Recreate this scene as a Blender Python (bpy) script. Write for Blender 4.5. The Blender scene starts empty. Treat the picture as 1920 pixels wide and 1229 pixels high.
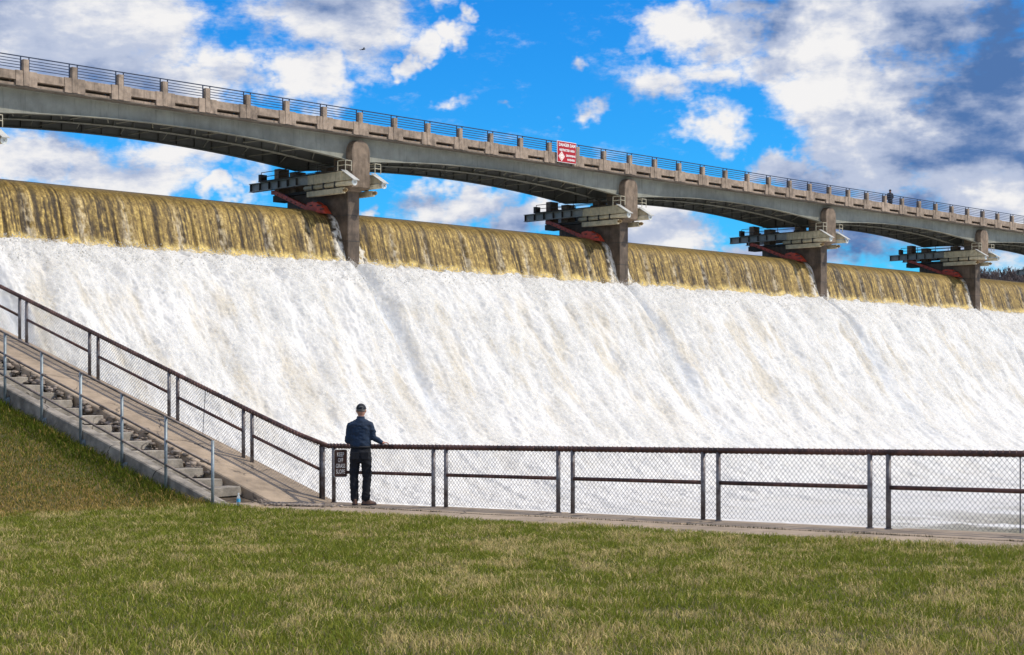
import bpy, bmesh, math, random
import numpy as np
from mathutils import Vector, Matrix

# ------------------------------------------------------------------ camera, sky, sun, exposure
SC = bpy.context.scene
COL = SC.collection
R = math.radians
ZC = 1.9
cam_d = bpy.data.cameras.new('camera')
cam = bpy.data.objects.new('camera', cam_d); COL.objects.link(cam)
cam.location = (0, 0, ZC); cam.rotation_euler = (R(90), 0, 0)
cam_d.sensor_width = 36; cam_d.lens = 36 * 3200 / 1920
cam_d.shift_y = (746 - 614.5) / 1920
cam_d.clip_start = 0.1; cam_d.clip_end = 6000
SC.camera = cam
SC.view_settings.view_transform = 'Standard'; SC.view_settings.look = 'None'
SC.view_settings.exposure = 0.08; SC.view_settings.gamma = 1.0
SC.view_settings.use_curve_mapping = False
SC.cycles.transparent_max_bounces = 10
SUN_EL, SUN_AZ = 46, 97          # azimuth clockwise from +Y
SUN_STRENGTH = 3.3
sun_d = bpy.data.lights.new('sun', 'SUN'); sun_d.energy = SUN_STRENGTH; sun_d.angle = R(1.0); sun_d.color = (1, .92, .79)
sun = bpy.data.objects.new('sun', sun_d); COL.objects.link(sun)
_ts = Vector((math.sin(R(SUN_AZ)) * math.cos(R(SUN_EL)), math.cos(R(SUN_AZ)) * math.cos(R(SUN_EL)), math.sin(R(SUN_EL))))
sun.rotation_euler = _ts.to_track_quat('Z', 'Y').to_euler()


class NT:
    """small node helper"""
    def __init__(s, tree): s.t = tree; s.n = tree.nodes; s.l = tree.links
    def add(s, typ, **kw):
        nd = s.n.new(typ)
        for k, v in kw.items(): setattr(nd, k, v)
        return nd
    def put(s, sock, v):
        if isinstance(v, bpy.types.NodeSocket): s.l.new(v, sock)
        elif v is not None: sock.default_value = v
    def math(s, op, a, b=None, c=None, clamp=False):
        nd = s.add('ShaderNodeMath', operation=op, use_clamp=clamp)
        for i, v in enumerate((a, b, c)):
            if v is not None: s.put(nd.inputs[i], v)
        return nd.outputs[0]
    def vec(s, op, a, b=None, c=None):
        nd = s.add('ShaderNodeVectorMath', operation=op)
        for i, v in enumerate((a, b, c)):
            if v is not None: s.put(nd.inputs[i], v)
        return nd.outputs['Value'] if op in ('DOT_PRODUCT', 'LENGTH', 'DISTANCE') else nd.outputs[0]
    def noise(s, v, scale, detail=4, rough=.55, dist=0, dim='3D'):
        nd = s.add('ShaderNodeTexNoise', noise_dimensions=dim)
        s.put(nd.inputs['Vector'], v); nd.inputs['Scale'].default_value = scale
        nd.inputs['Detail'].default_value = detail; nd.inputs['Roughness'].default_value = rough
        nd.inputs['Distortion'].default_value = dist
        return nd.outputs['Fac']
    def ramp(s, f, lo, hi, a=0., b=1., smooth=True):
        nd = s.add('ShaderNodeMapRange', interpolation_type='SMOOTHSTEP' if smooth else 'LINEAR')
        s.put(nd.inputs['Value'], f)
        for k, v in (('From Min', lo), ('From Max', hi), ('To Min', a), ('To Max', b)): s.put(nd.inputs[k], v)
        return nd.outputs[0]
    def mix(s, f, a, b, mode='MIX'):
        nd = s.add('ShaderNodeMix', data_type='RGBA', blend_type=mode)
        nd.clamp_factor = True
        s.put(nd.inputs[0], f)
        for i, v in ((6, a), (7, b)):
            if isinstance(v, tuple) and len(v) == 3: v = v + (1,)
            s.put(nd.inputs[i], v)
        return nd.outputs[2]


def build_sky():
    w = bpy.data.worlds.new('World'); SC.world = w; w.use_nodes = True
    t = NT(w.node_tree); t.n.clear()
    out = t.add('ShaderNodeOutputWorld'); bg = t.add('ShaderNodeBackground')
    t.l.new(bg.outputs[0], out.inputs[0]); bg.inputs[1].default_value = 0.1
    sky = t.add('ShaderNodeTexSky', sky_type='NISHITA'); sky.sun_disc = False
    sky.sun_elevation = R(SUN_EL); sky.sun_rotation = R(SUN_AZ); sky.air_density = 1.0; sky.dust_density = .3; sky.ozone_density = 3.0
    hs = t.add('ShaderNodeHueSaturation'); hs.inputs['Saturation'].default_value = 1.35; hs.inputs['Value'].default_value = 1.0
    t.l.new(sky.outputs[0], hs.inputs['Color'])
    skyc = t.mix(1.0, hs.outputs[0], (.22, 1.08, 1.62), 'MULTIPLY')
    p = t.vec('NORMALIZE', t.add('ShaderNodeTexCoord').outputs['Generated'])
    # warped direction for ragged outlines
    warp = t.add('ShaderNodeTexNoise'); t.l.new(p, warp.inputs['Vector'])
    warp.inputs['Scale'].default_value = 14; warp.inputs['Detail'].default_value = 5; warp.inputs['Roughness'].default_value = .68
    wv = t.vec('MULTIPLY', t.vec('SUBTRACT', warp.outputs['Color'], (.5, .5, .5)), (.10, .10, .07))
    q = t.vec('ADD', p, wv)

    def blob(px, py, rx, ry, wgt, acc):
        u, v = (px - 960) / 3200, (746 - py) / 3200
        c = Vector((u, 1, v)).normalized()
        dv = t.vec('MULTIPLY', t.vec('SUBTRACT', q, tuple(c)), (3200 / rx, 4.0, 3200 / ry))
        g = t.math('MULTIPLY', t.math('SUBTRACT', 1.0, t.vec('LENGTH', dv), clamp=True), wgt)
        return g if acc is None else t.math('MAXIMUM', acc, g)
    clouds = [  # centre x, y, half width, half height, weight: heaps of cloud, by direction
        (80, 60, 330, 200, 1.6), (250, 40, 190, 160, 1.3), (420, 130, 110, 90, 1.2), (545, 140, 100, 90, 1.2), (330, 150, 170, 70, 1.2), (640, 35, 190, 110, 1.4),
        (765, 112, 55, 34, 1.2), (805, 92, 70, 38, 1.3), (855, 64, 65, 32, 1.2), (898, 42, 45, 26, 1.1), (830, 5, 60, 35, .8),
        (60, 300, 190, 75, 1.4), (230, 330, 210, 85, 1.3), (350, 290, 150, 60, .9), (405, 365, 45, 40, 1.1), (470, 345, 60, 40, .7),
        (850, 375, 130, 62, 1.3), (950, 425, 100, 50, 1.1), (690, 385, 30, 40, 1.1), (1020, 400, 90, 40, .9), (1240, 425, 110, 70, 1.4), (1200, 395, 55, 40, 1.2), (1360, 470, 130, 45, 1.0),
        (1290, 60, 120, 75, 1.3), (1370, 70, 110, 80, 1.2), (1540, 70, 170, 130, 1.6), (1690, 50, 150, 130, 1.6), (1570, 190, 170, 110, 1.6), (1490, 130, 150, 80, 1.2), (1270, 165, 95, 45, .9), (1350, 150, 90, 40, .8),
        (1330, 240, 65, 55, .95), (1130, 208, 60, 32, .9), (1100, 112, 36, 26, .7), (845, 215, 55, 20, .6), (970, 205, 40, 14, .5),
        (1420, 318, 80, 45, 1.3), (1500, 340, 100, 50, 1.1), (1620, 290, 190, 130, 1.5), (1800, 250, 260, 190, 1.7), (1860, 150, 170, 130, 1.2), (1890, 420, 240, 130, 1.5), (1640, 420, 220, 110, 1.3),
        (1560, 500, 120, 45, 1.1), (1480, 450, 130, 40, 1.1), (1640, 500, 130, 50, 1.0), (1840, 40, 150, 90, 1.0), (1400, 20, 100, 50, .9)]
    acc = None
    for b in clouds: acc = blob(*b, acc)
    shade = None                 # the thick, blue-grey undersides
    for b in ((1880, 110, 260, 210, 1.5), (1440, 60, 110, 85, 1.1), (1540, 350, 220, 130, 1.1), (1740, 330, 300, 150, 1.15), (1660, 380, 220, 130, 1.15), (1890, 330, 180, 90, .9), (1420, 440, 220, 110, 1.0), (1640, 480, 240, 90, .9), (1250, 450, 120, 60, .6), (930, 400, 120, 50, .5), (60, 60, 360, 210, .55), (640, 30, 240, 110, .5), (130, 290, 260, 90, .45), (1800, 210, 150, 60, .8), (1640, 255, 160, 60, .6)):
        shade = blob(*b, shade)
    # unseen sky goes on, its cloud cover raised to cut blue light
    ps = t.vec('MULTIPLY', p, (1, 1, 2.2))
    wide = t.noise(ps, 3.2, 6, .55)
    inview = t.ramp(t.vec('DISTANCE', p, tuple(Vector((0, 1, .14)).normalized())), .34, .46, 1, 0)
    wide_d = t.math('MULTIPLY', t.ramp(wide, .40, .60, 0, 1.2), t.math('SUBTRACT', 1.0, inview))
    acc = t.math('MAXIMUM', acc, wide_d)
    fine = t.noise(ps, 26, 12, .68)
    mid = t.noise(ps, 9, 6, .55)
    dens = t.math('ADD', t.math('ADD', acc, t.math('MULTIPLY', t.math('SUBTRACT', fine, .5), 1.75)), t.math('MULTIPLY', t.math('SUBTRACT', mid, .5), .55))
    a = t.ramp(dens, .04, .80)
    # light: density towards the sun's side (up and right) against density here
    fine2 = t.noise(t.vec('ADD', ps, (.010, 0, .022)), 26, 6, .6)
    fine1 = t.noise(ps, 26, 6, .6)
    mid2 = t.noise(t.vec('ADD', ps, (.02, 0, .05)), 9, 5, .5)
    dl = t.math('ADD', t.math('MULTIPLY', t.math('SUBTRACT', fine1, fine2), 1.3), t.math('MULTIPLY', t.math('SUBTRACT', mid, mid2), 1.5))
    lit = t.math('ADD', .70, dl)
    lit = t.math('SUBTRACT', lit, t.math('MULTIPLY', shade, .92))
    wide_sh = t.math('MULTIPLY', t.ramp(wide, .55, .75), t.math('MULTIPLY', t.math('SUBTRACT', 1.0, inview), .5))
    lit = t.math('SUBTRACT', lit, wide_sh)
    c1 = t.mix(t.ramp(t.math('ADD', lit, t.math('MULTIPLY', t.math('SUBTRACT', mid, .5), 1.6)), -.45, .5), (.8, 1.75, 4.0), (4.8, 5.4, 6.9))
    cc = t.mix(t.ramp(lit, .3, .85), c1, (8.6, 8.5, 8.5))
    t.l.new(t.mix(a, skyc, cc), bg.inputs[0])


build_sky()

# ------------------------------------------------------------------ frame of the dam: s along the crest, t downstream, z up
LB = math.hypot(1.8583, 1.924)                       # length of one parapet bay
D = Vector((1.8583 / LB, 1.924 / LB)); N = Vector((D.y, -D.x))
O = Vector((1.8583 * 42.946 - 103.45, 1.924 * 42.946))
ANG = math.atan2(D.y, D.x)
rng = np.random.default_rng(7); rnd = random.Random(11)


def W(s, t, z): return Vector((O.x + D.x * s + N.x * t, O.y + D.y * s + N.y * t, z))
def ST(x, y): return ((x - O.x) * D.x + (y - O.y) * D.y, (x - O.x) * N.x + (y - O.y) * N.y)
def s_at(px, t):
    r = (px - 960) / 3200; ax, ay = O.x + N.x * t, O.y + N.y * t
    return (r * ay - ax) / (D.x - r * D.y)
def t_at(px, s):
    r = (px - 960) / 3200; ax, ay = O.x + D.x * s, O.y + D.y * s
    return (r * ay - ax) / (N.x - r * N.y)


# ------------------------------------------------------------------ noise in numpy
def _h(ix, iy, seed):
    n = (ix.astype(np.int64) * 374761393 + iy.astype(np.int64) * 668265263 + seed * 974711) & 0x7fffffff
    n = ((n ^ (n >> 13)) * 1274126177) & 0x7fffffff
    n = ((n ^ (n >> 16)) * 60493) & 0x7fffffff
    return (n % 100003) / 100003.0
def vn(x, y, seed=0):
    x = np.asarray(x, float); y = np.asarray(y, float); x, y = np.broadcast_arrays(x, y)
    ix = np.floor(x); iy = np.floor(y); fx = x - ix; fy = y - iy
    fx = fx * fx * (3 - 2 * fx); fy = fy * fy * (3 - 2 * fy)
    a = _h(ix, iy, seed); b = _h(ix + 1, iy, seed); c = _h(ix, iy + 1, seed); e = _h(ix + 1, iy + 1, seed)
    return (a * (1 - fx) + b * fx) * (1 - fy) + (c * (1 - fx) + e * fx) * fy
def fbm(x, y, o=4, seed=0, g=.5):
    v = 0; a = 1; s = 0
    for i in range(o):
        v = v + a * vn(x * 2 ** i + 17.3 * i, y * 2 ** i - 9.1 * i, seed + i); s += a; a *= g
    return v / s
def ss(x, a, b):
    k = np.clip((x - a) / (b - a), 0, 1); return k * k * (3 - 2 * k)


# ------------------------------------------------------------------ materials
MATS = {}
def new_mat(name):
    m = bpy.data.materials.new(name); m.use_nodes = True
    t = NT(m.node_tree); b = t.n['Principled BSDF']; MATS[name] = m
    return m, t, b
def mat_plain(name, c, rough=.6, metal=0., var=.25, scale=8., bump=.0, dark=None, stain=0., coords='Object'):
    """base colour broken up by two noises, optional vertical stains and relief"""
    m, t, b = new_mat(name)
    co = t.add('ShaderNodeTexCoord').outputs[coords] if coords != 'Geo' else t.add('ShaderNodeNewGeometry').outputs['Position']
    n1 = t.noise(co, scale, 6, .6); n2 = t.noise(co, scale * .17, 3, .5)
    dk = dark or tuple(x * (1 - var * 1.6) for x in c); lt = tuple(min(1, x * (1 + var)) for x in c)
    f = t.math('ADD', t.math('MULTIPLY', n1, .6), t.math('MULTIPLY', n2, .4))
    colr = t.mix(t.ramp(f, .3, .7), dk, lt)
    if stain:
        st = t.noise(t.vec('MULTIPLY', co, (5, 5, .5)), 1.2, 5, .6)
        colr = t.mix(t.ramp(st, .5, .72, 0, stain), colr, tuple(x * .35 for x in c))
    t.put(b.inputs['Base Color'], colr); b.inputs['Roughness'].default_value = rough; b.inputs['Metallic'].default_value = metal
    if bump:
        bp = t.add('ShaderNodeBump'); bp.inputs['Strength'].default_value = bump; bp.inputs['Distance'].default_value = .02
        t.l.new(t.noise(co, scale * 5, 5, .65), bp.inputs['Height']); t.l.new(bp.outputs[0], b.inputs['Normal'])
    return m

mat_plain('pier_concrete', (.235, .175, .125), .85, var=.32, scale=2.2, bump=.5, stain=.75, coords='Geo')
mat_plain('pier_shaded', (.135, .098, .07), .75, var=.4, scale=1.6, bump=.5, stain=.8, coords='Geo')  # darker pier concrete: the wall's shade is put into its colour
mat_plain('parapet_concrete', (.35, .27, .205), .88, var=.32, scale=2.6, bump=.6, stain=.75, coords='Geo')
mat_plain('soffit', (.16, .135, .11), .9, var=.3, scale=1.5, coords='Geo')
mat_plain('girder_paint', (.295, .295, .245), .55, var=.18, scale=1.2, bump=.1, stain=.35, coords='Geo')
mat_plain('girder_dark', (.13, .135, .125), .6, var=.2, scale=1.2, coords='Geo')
mat_plain('rail_blue', (.035, .05, .09), .4, .4, var=.2)
mat_plain('hoist_paint', (.56, .49, .33), .55, var=.2, scale=3, stain=.5, coords='Geo')
mat_plain('hoist_grey', (.33, .335, .315), .5, var=.2, scale=3, coords='Geo')
mat_plain('hoist_dark', (.05, .045, .04), .7, var=.3, scale=3, coords='Geo')
mat_plain('cover_white', (.58, .585, .56), .4, var=.1, scale=4)
mat_plain('cap_white', (.72, .74, .70), .4, var=.08, scale=4)
mat_plain('brass', (.30, .20, .09), .5, .3, var=.3)
mat_plain('rail_cream', (.50, .46, .34), .5, var=.15)
mat_plain('gate_red', (.50, .055, .02), .5, var=.3, scale=4, stain=.3, coords='Geo')
mat_plain('slab_concrete', (.37, .285, .20), .9, var=.22, scale=3.5, bump=.6, coords='Geo')
mat_plain('step_concrete', (.36, .32, .265), .9, var=.3, scale=5, bump=.7, stain=.3, coords='Geo')
mat_plain('wall_concrete', (.31, .275, .23), .92, var=.35, scale=4, bump=.8, stain=.5, coords='Geo')
mat_plain('rubble_stone', (.33, .27, .22), .95, var=.5, scale=9, bump=1., coords='Geo')
mat_plain('dirt', (.12, .09, .06), .95, var=.5, scale=10, bump=1., coords='Geo')
mat_plain('rust_pipe', (.11, .05, .038), .5, .2, var=.55, scale=7, bump=.3, coords='Geo')
mat_plain('post_galvanised', (.19, .185, .19), .5, .4, var=.5, scale=9, dark=(.07, .045, .04), bump=.2, coords='Geo')
mat_plain('handrail_post', (.27, .32, .35), .5, .3, var=.3, scale=8, coords='Geo')
mat_plain('handrail_pipe', (.21, .17, .15), .5, .3, var=.4, scale=8, coords='Geo')
mat_plain('wire', (.06, .065, .10), .45, .6, var=.2)
mat_plain('sign_red', (.42, .004, .012), .4, var=.06)
mat_plain('sign_white', (.85, .83, .82), .5, var=.03)
mat_plain('sign_orange', (.85, .28, .1), .5, var=.05)
mat_plain('sign_brown', (.055, .022, .016), .5, var=.1)
mat_plain('shirt_blue', (.009, .027, .064), .85, var=.3, scale=30, bump=.15)
mat_plain('denim', (.005, .007, .013), .9, var=.35, scale=40, bump=.15)
mat_plain('skin', (.50, .25, .17), .55, var=.12, scale=20)
mat_plain('hair_grey', (.16, .15, .14), .8, var=.3, scale=60)
mat_plain('cap_black', (.012, .014, .02), .8, var=.2, scale=30)
mat_plain('logo_white', (.25, .25, .26), .6, var=.1)
mat_plain('shoe_brown', (.10, .045, .025), .5, var=.3, scale=20)
mat_plain('dark_coat', (.01, .012, .022), .8, var=.2)
mat_plain('bark', (.15, .115, .11), .9, var=.3)
mat_plain('bird_black', (.01, .01, .012), .7, var=.1)
mat_plain('bottle_cap', (.75, .78, .8), .4, var=.05)
mat_plain('bottle_label', (.08, .45, .75), .4, var=.1)


def mat_bottle():
    m, t, b = new_mat('bottle_clear')
    b.inputs['Base Color'].default_value = (.85, .93, .97, 1); b.inputs['Roughness'].default_value = .08
    b.inputs['Transmission Weight'].default_value = .75; b.inputs['IOR'].default_value = 1.33
mat_bottle()


def mat_water():
    m, t, b = new_mat('water_surface')
    at = t.add('ShaderNodeAttribute', attribute_name='Col'); aw = t.add('ShaderNodeAttribute', attribute_name='foam')
    g = t.add('ShaderNodeNewGeometry').outputs['Position']
    n = t.noise(g, 9, 6, .7)
    fo = aw.outputs['Fac']
    dk = t.mix(1.0, at.outputs['Color'], (.68, .62, .55), 'MULTIPLY')
    lt = t.mix(1.0, at.outputs['Color'], (1.3, 1.3, 1.28), 'MULTIPLY')
    brown = t.mix(t.ramp(n, .36, .64), dk, lt)
    white = t.mix(t.ramp(n, .3, .6, 0, .30), at.outputs['Color'], (.62, .57, .48))
    t.put(b.inputs['Base Color'], t.mix(fo, brown, at.outputs['Color']))
    t.put(b.inputs['Roughness'], t.ramp(fo, 0, 1, .5, .9)); t.put(b.inputs['Specular IOR Level'], t.ramp(fo, 0, 1, .28, .12))
    bp = t.add('ShaderNodeBump'); bp.inputs['Strength'].default_value = .6; bp.inputs['Distance'].default_value = .055
    h = t.math('ADD', t.noise(g, 6.5, 8, .78), t.math('MULTIPLY', t.noise(g, 18, 4, .75), .5))
    t.l.new(h, bp.inputs['Height']); t.l.new(bp.outputs[0], b.inputs['Normal'])
mat_water()


def mat_attr(name, rough=.7, trans=0.):
    m, t, b = new_mat(name)
    at = t.add('ShaderNodeAttribute', attribute_name='Col')
    t.put(b.inputs['Base Color'], at.outputs['Color']); b.inputs['Roughness'].default_value = rough
    b.inputs['Specular IOR Level'].default_value = .1
    if trans:
        tr = t.add('ShaderNodeBsdfTranslucent'); t.put(tr.inputs[0], at.outputs['Color'])
        mx = t.add('ShaderNodeMixShader'); mx.inputs[0].default_value = trans
        t.l.new(b.outputs[0], mx.inputs[1]); t.l.new(tr.outputs[0], mx.inputs[2])
        t.l.new(mx.outputs[0], t.n['Material Output'].inputs[0])
mat_attr('grass_blades', .6, .35)
mat_attr('spray_foam', .9, .5)
def mat_veil():
    m, t, b = new_mat('spray_veil')
    b.inputs['Base Color'].default_value = (.79, .785, .765, 1); b.inputs['Roughness'].default_value = 1; b.inputs['Specular IOR Level'].default_value = 0
    g = t.add('ShaderNodeNewGeometry').outputs['Position']; al = t.add('ShaderNodeAttribute', attribute_name='veil').outputs['Fac']
    n = t.ramp(t.noise(g, 4.5, 7, .72), .36, .66)
    tr = t.add('ShaderNodeBsdfTranslucent'); tr.inputs[0].default_value = (.79, .785, .765, 1)
    m1 = t.add('ShaderNodeMixShader'); m1.inputs[0].default_value = .45; t.l.new(b.outputs[0], m1.inputs[1]); t.l.new(tr.outputs[0], m1.inputs[2])
    m2 = t.add('ShaderNodeMixShader'); t.put(m2.inputs[0], t.math('MULTIPLY', t.math('MULTIPLY', al, n), .72))
    t.l.new(t.add('ShaderNodeBsdfTransparent').outputs[0], m2.inputs[1]); t.l.new(m1.outputs[0], m2.inputs[2]); t.l.new(m2.outputs[0], t.n['Material Output'].inputs[0])
mat_veil()


def mat_ground():
    m, t, b = new_mat('turf')
    g = t.add('ShaderNodeNewGeometry').outputs['Position']
    n1 = t.noise(g, 1.1, 5, .6); n2 = t.noise(g, 14, 5, .7)
    c = t.mix(t.ramp(n1, .38, .66), (.10, .09, .02), (.19, .14, .04))
    c = t.mix(t.ramp(n2, .35, .7), t.mix(1.0, c, (.45, .45, .45), 'MULTIPLY'), c)
    t.put(b.inputs['Base Color'], c); b.inputs['Roughness'].default_value = .95
mat_ground()


def mat_lake():
    m, t, b = new_mat('lake_water')
    b.inputs['Base Color'].default_value = (.10, .085, .04, 1); b.inputs['Roughness'].default_value = .12
    g = t.add('ShaderNodeNewGeometry').outputs['Position']
    bp = t.add('ShaderNodeBump'); bp.inputs['Strength'].default_value = .4
    t.l.new(t.noise(g, .8, 4, .6), bp.inputs['Height']); t.l.new(bp.outputs[0], b.inputs['Normal'])
mat_lake()
for _nm in ('slab_concrete', 'step_concrete', 'wall_concrete'):
    _t = NT(MATS[_nm].node_tree); _b = _t.n['Principled BSDF']; _g = _t.add('ShaderNodeNewGeometry').outputs['Position']
    _w = _t.add('ShaderNodeTexNoise'); _t.l.new(_g, _w.inputs['Vector']); _w.inputs['Scale'].default_value = 2.5; _w.inputs['Detail'].default_value = 5
    _v = _t.add('ShaderNodeTexVoronoi', feature='DISTANCE_TO_EDGE'); _v.inputs['Scale'].default_value = .75
    _t.l.new(_t.vec('ADD', _g, _t.vec('MULTIPLY', _w.outputs['Color'], (.5, .5, .5))), _v.inputs['Vector'])
    _gap = _t.math('MULTIPLY', _t.ramp(_v.outputs['Distance'], .004, .016, 1, 0), _t.ramp(_t.noise(_g, .9, 2), .42, .58))
    _old = _b.inputs['Base Color'].links[0].from_socket
    _t.put(_b.inputs['Base Color'], _t.mix(_gap, _old, (.04, .032, .025)))
M = MATS


# ------------------------------------------------------------------ mesh and object helpers
class MB:
    """collects shapes in dam coordinates (s, -t, z); build() links them as one mesh object"""
    def __init__(s): s.v = []; s.f = []
    def quadbox(s, c):                      # eight corners: bottom loop then top loop
        o = len(s.v); s.v += [tuple(p) for p in c]
        s.f += [tuple(o + i for i in q) for q in ((3, 2, 1, 0), (4, 5, 6, 7), (0, 1, 5, 4), (1, 2, 6, 5), (2, 3, 7, 6), (3, 0, 4, 7))]
        return s
    def box(s, s0, s1, t0, t1, z0, z1):
        return s.quadbox([(s0, -t1, z0), (s1, -t1, z0), (s1, -t0, z0), (s0, -t0, z0), (s0, -t1, z1), (s1, -t1, z1), (s1, -t0, z1), (s0, -t0, z1)])
    def tube(s, pts, r, n=8, cap=True, r2=None):
        pts = [Vector(p) for p in pts]; o = len(s.v); k = len(pts)
        for i, p in enumerate(pts):
            a = (pts[min(i + 1, k - 1)] - pts[max(i - 1, 0)]).normalized()
            up = Vector((0, 0, 1)) if abs(a.z) < .95 else Vector((1, 0, 0))
            x = a.cross(up).normalized(); y = x.cross(a).normalized()
            rr = r if r2 is None else r + (r2 - r) * i / max(1, k - 1)
            for j in range(n):
                th = 2 * math.pi * (j + .5) / n; s.v.append(tuple(p + x * (rr * math.cos(th)) + y * (rr * math.sin(th))))
        for i in range(k - 1):
            for j in range(n):
                a_, b_ = o + i * n + j, o + i * n + (j + 1) % n
                s.f.append((a_, a_ + n, b_ + n, b_))
        if cap: s.f.append(tuple(o + j for j in range(n))); s.f.append(tuple(o + (k - 1) * n + n - 1 - j for j in range(n)))
        return s
    def stt(s, pts, r, n=8, **k): return s.tube([(a, -b, c) for a, b, c in pts], r, n, **k)
    def prism(s, poly, axis, a0, a1):
        """extrude an outline: axis 's' takes (t, z) points, axis 't' takes (s, z) points"""
        o = len(s.v); k = len(poly)
        for a in (a0, a1):
            for p in poly: s.v.append((a, -p[0], p[1]) if axis == 's' else (p[0], -a, p[1]))
        s.f.append(tuple(o + i for i in range(k))); s.f.append(tuple(o + k + k - 1 - i for i in range(k)))
        for i in range(k): j = (i + 1) % k; s.f.append((o + j, o + i, o + k + i, o + k + j))
        return s
    def rings(s, rings, n=12):
        """loft of (centre, rx, ry) rings stacked in z, local coordinates"""
        o = len(s.v)
        for (c, rx, ry) in rings:
            for j in range(n):
                th = 2 * math.pi * j / n; s.v.append((c[0] + rx * math.cos(th), c[1] + ry * math.sin(th), c[2]))
        for i in range(len(rings) - 1):
            for j in range(n): a_, b_ = o + i * n + j, o + i * n + (j + 1) % n; s.f.append((a_, b_, b_ + n, a_ + n))
        s.f.append(tuple(o + n - 1 - j for j in range(n))); s.f.append(tuple(o + (len(rings) - 1) * n + j for j in range(n)))
        return s
    def mesh(s, name, base=(0, 0, 0), smooth=False, bevel=0):
        b = Vector(base); me = bpy.data.meshes.new(name)
        me.from_pydata([(x - b.x, y - b.y, z - b.z) for x, y, z in s.v], [], s.f)
        bm = bmesh.new(); bm.from_mesh(me)
        bmesh.ops.recalc_face_normals(bm, faces=bm.faces)
        if bevel:
            bmesh.ops.bevel(bm, geom=[e for e in bm.edges if e.calc_length() > bevel * 4], offset=bevel, segments=1, affect='EDGES', clamp_overlap=True)
        bm.to_mesh(me); bm.free()
        if smooth: me.shade_smooth()
        return me


def link(name, data, mat=None, parent=None):
    o = bpy.data.objects.new(name, data); COL.objects.link(o)
    if mat is not None and data is not None and not data.materials: data.materials.append(M[mat])
    if parent is not None: o.parent = parent
    return o
def tag(o, label=None, cat=None, group=None, kind=None):
    for k, v in (('label', label), ('category', cat), ('group', group), ('kind', kind)):
        if v: o[k] = v
    return o
def place(o, s, t, z): o.location = W(s, t, z); o.rotation_euler = (0, 0, ANG); return o
def thing(name, s, t, z, label, cat, group=None):
    o = bpy.data.objects.new(name, None); COL.objects.link(o); o.empty_display_size = .2
    o['base'] = (s, -t, z)
    return tag(place(o, s, t, z), label, cat, group)
def part(name, mb, mat, parent, smooth=False, bevel=0, root=None):
    base = (root or parent)['base']
    return link(name, mb.mesh(name, base, smooth, bevel), mat, parent)
def solid(name, mb, mat, s, t, z, smooth=False, bevel=0):
    o = link(name, mb.mesh(name, (s, -t, z), smooth, bevel), mat); return place(o, s, t, z)
def np_mesh(name, verts, faces, smooth=False, col=None, attrs=None):
    """verts (n,3), faces (m,k) all of one size"""
    me = bpy.data.meshes.new(name); verts = np.ascontiguousarray(verts, np.float32); faces = np.ascontiguousarray(faces, np.int32)
    me.vertices.add(len(verts)); me.vertices.foreach_set('co', verts.ravel())
    k = faces.shape[1]; me.loops.add(faces.size); me.loops.foreach_set('vertex_index', faces.ravel())
    me.polygons.add(len(faces)); me.polygons.foreach_set('loop_start', np.arange(0, faces.size, k, dtype=np.int32))
    me.update(calc_edges=True)
    if col is not None:
        a = me.color_attributes.new('Col', 'FLOAT_COLOR', 'POINT')
        c4 = np.ones((len(verts), 4), np.float32); c4[:, :3] = col; a.data.foreach_set('color', c4.ravel())
    for nm, val in (attrs or {}).items():
        a = me.attributes.new(nm, 'FLOAT', 'POINT'); a.data.foreach_set('value', np.ascontiguousarray(val, np.float32))
    if smooth: me.shade_smooth()
    return me
def copy_tree(o, parent=None, name=None):
    c = o.copy(); COL.objects.link(c); c.parent = parent
    for ch in list(o.children): copy_tree(ch, c)
    return c


# ------------------------------------------------------------------ ground
SF, SH = -22.97, -25.28                    # planes of the fence and of the stair handrail
T0 = 50.3                                  # foot of the stairs
def gz_np(s, t):
    s = np.asarray(s, float); t = np.asarray(t, float)
    up = .27 * (49.45 - t); up = np.log1p(np.exp(np.clip(up * 9, -40, 40))) / 9
    up = np.minimum(up, 13.9)
    fl = .0115 * np.clip(t - T0, 0, 60)
    return up + fl + .05 * (fbm(s * .35, t * .35, 3, 5) - .5) * ss(-s, 25.2, 27.5)
def gz(s, t): return float(gz_np(np.array([s]), np.array([t]))[0])


def grid_mesh(name, ss_, tt_, zf, mat, kind='structure'):
    S, T = np.meshgrid(ss_, tt_, indexing='ij'); Z = zf(S, T)
    X = O.x + D.x * S + N.x * T; Y = O.y + D.y * S + N.y * T
    v = np.stack([X, Y, Z], -1).reshape(-1, 3); a, b = S.shape
    i = (np.arange(a - 1)[:, None] * b + np.arange(b - 1)[None, :]).ravel()
    f = np.stack([i, i + 1, i + b + 1, i + b], 1)[:, ::-1]
    o = link(name, np_mesh(name, v, f, True), mat); return tag(o, kind=kind)

s_line = np.concatenate([-22.9 - np.geomspace(1, 2600, 60)[::-1] + 1 - 12.1, np.arange(-34.9, -25.2, .25), [-25.14]])
t_line = np.concatenate([np.linspace(-60, 34, 40), np.arange(34.5, 66, .25), np.arange(66.5, 90, 1.), 90 + np.geomspace(1, 2500, 40)])
grid_mesh('ground', s_line, t_line, lambda s, t: gz_np(s, t), 'turf')
grid_mesh('lake', np.linspace(-60, 420, 12), np.linspace(-900, -8.9, 12), lambda s, t: 0 * s + 13.05, 'lake_water')
def hill_z(s, t): return 5 + 12.2 * ss(s, 150, 205) + 1.5 * (fbm(s * .03, t * .03, 3, 3) - .5)
grid_mesh('hill', np.linspace(150, 1200, 60), np.linspace(-700, -30, 50), hill_z, 'turf')
grid_mesh('riverbank', np.linspace(141, 1200, 40), np.linspace(-30, 1500, 60), lambda s, t: -4.5 + 12 * ss(s, 141, 190), 'turf')

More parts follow.
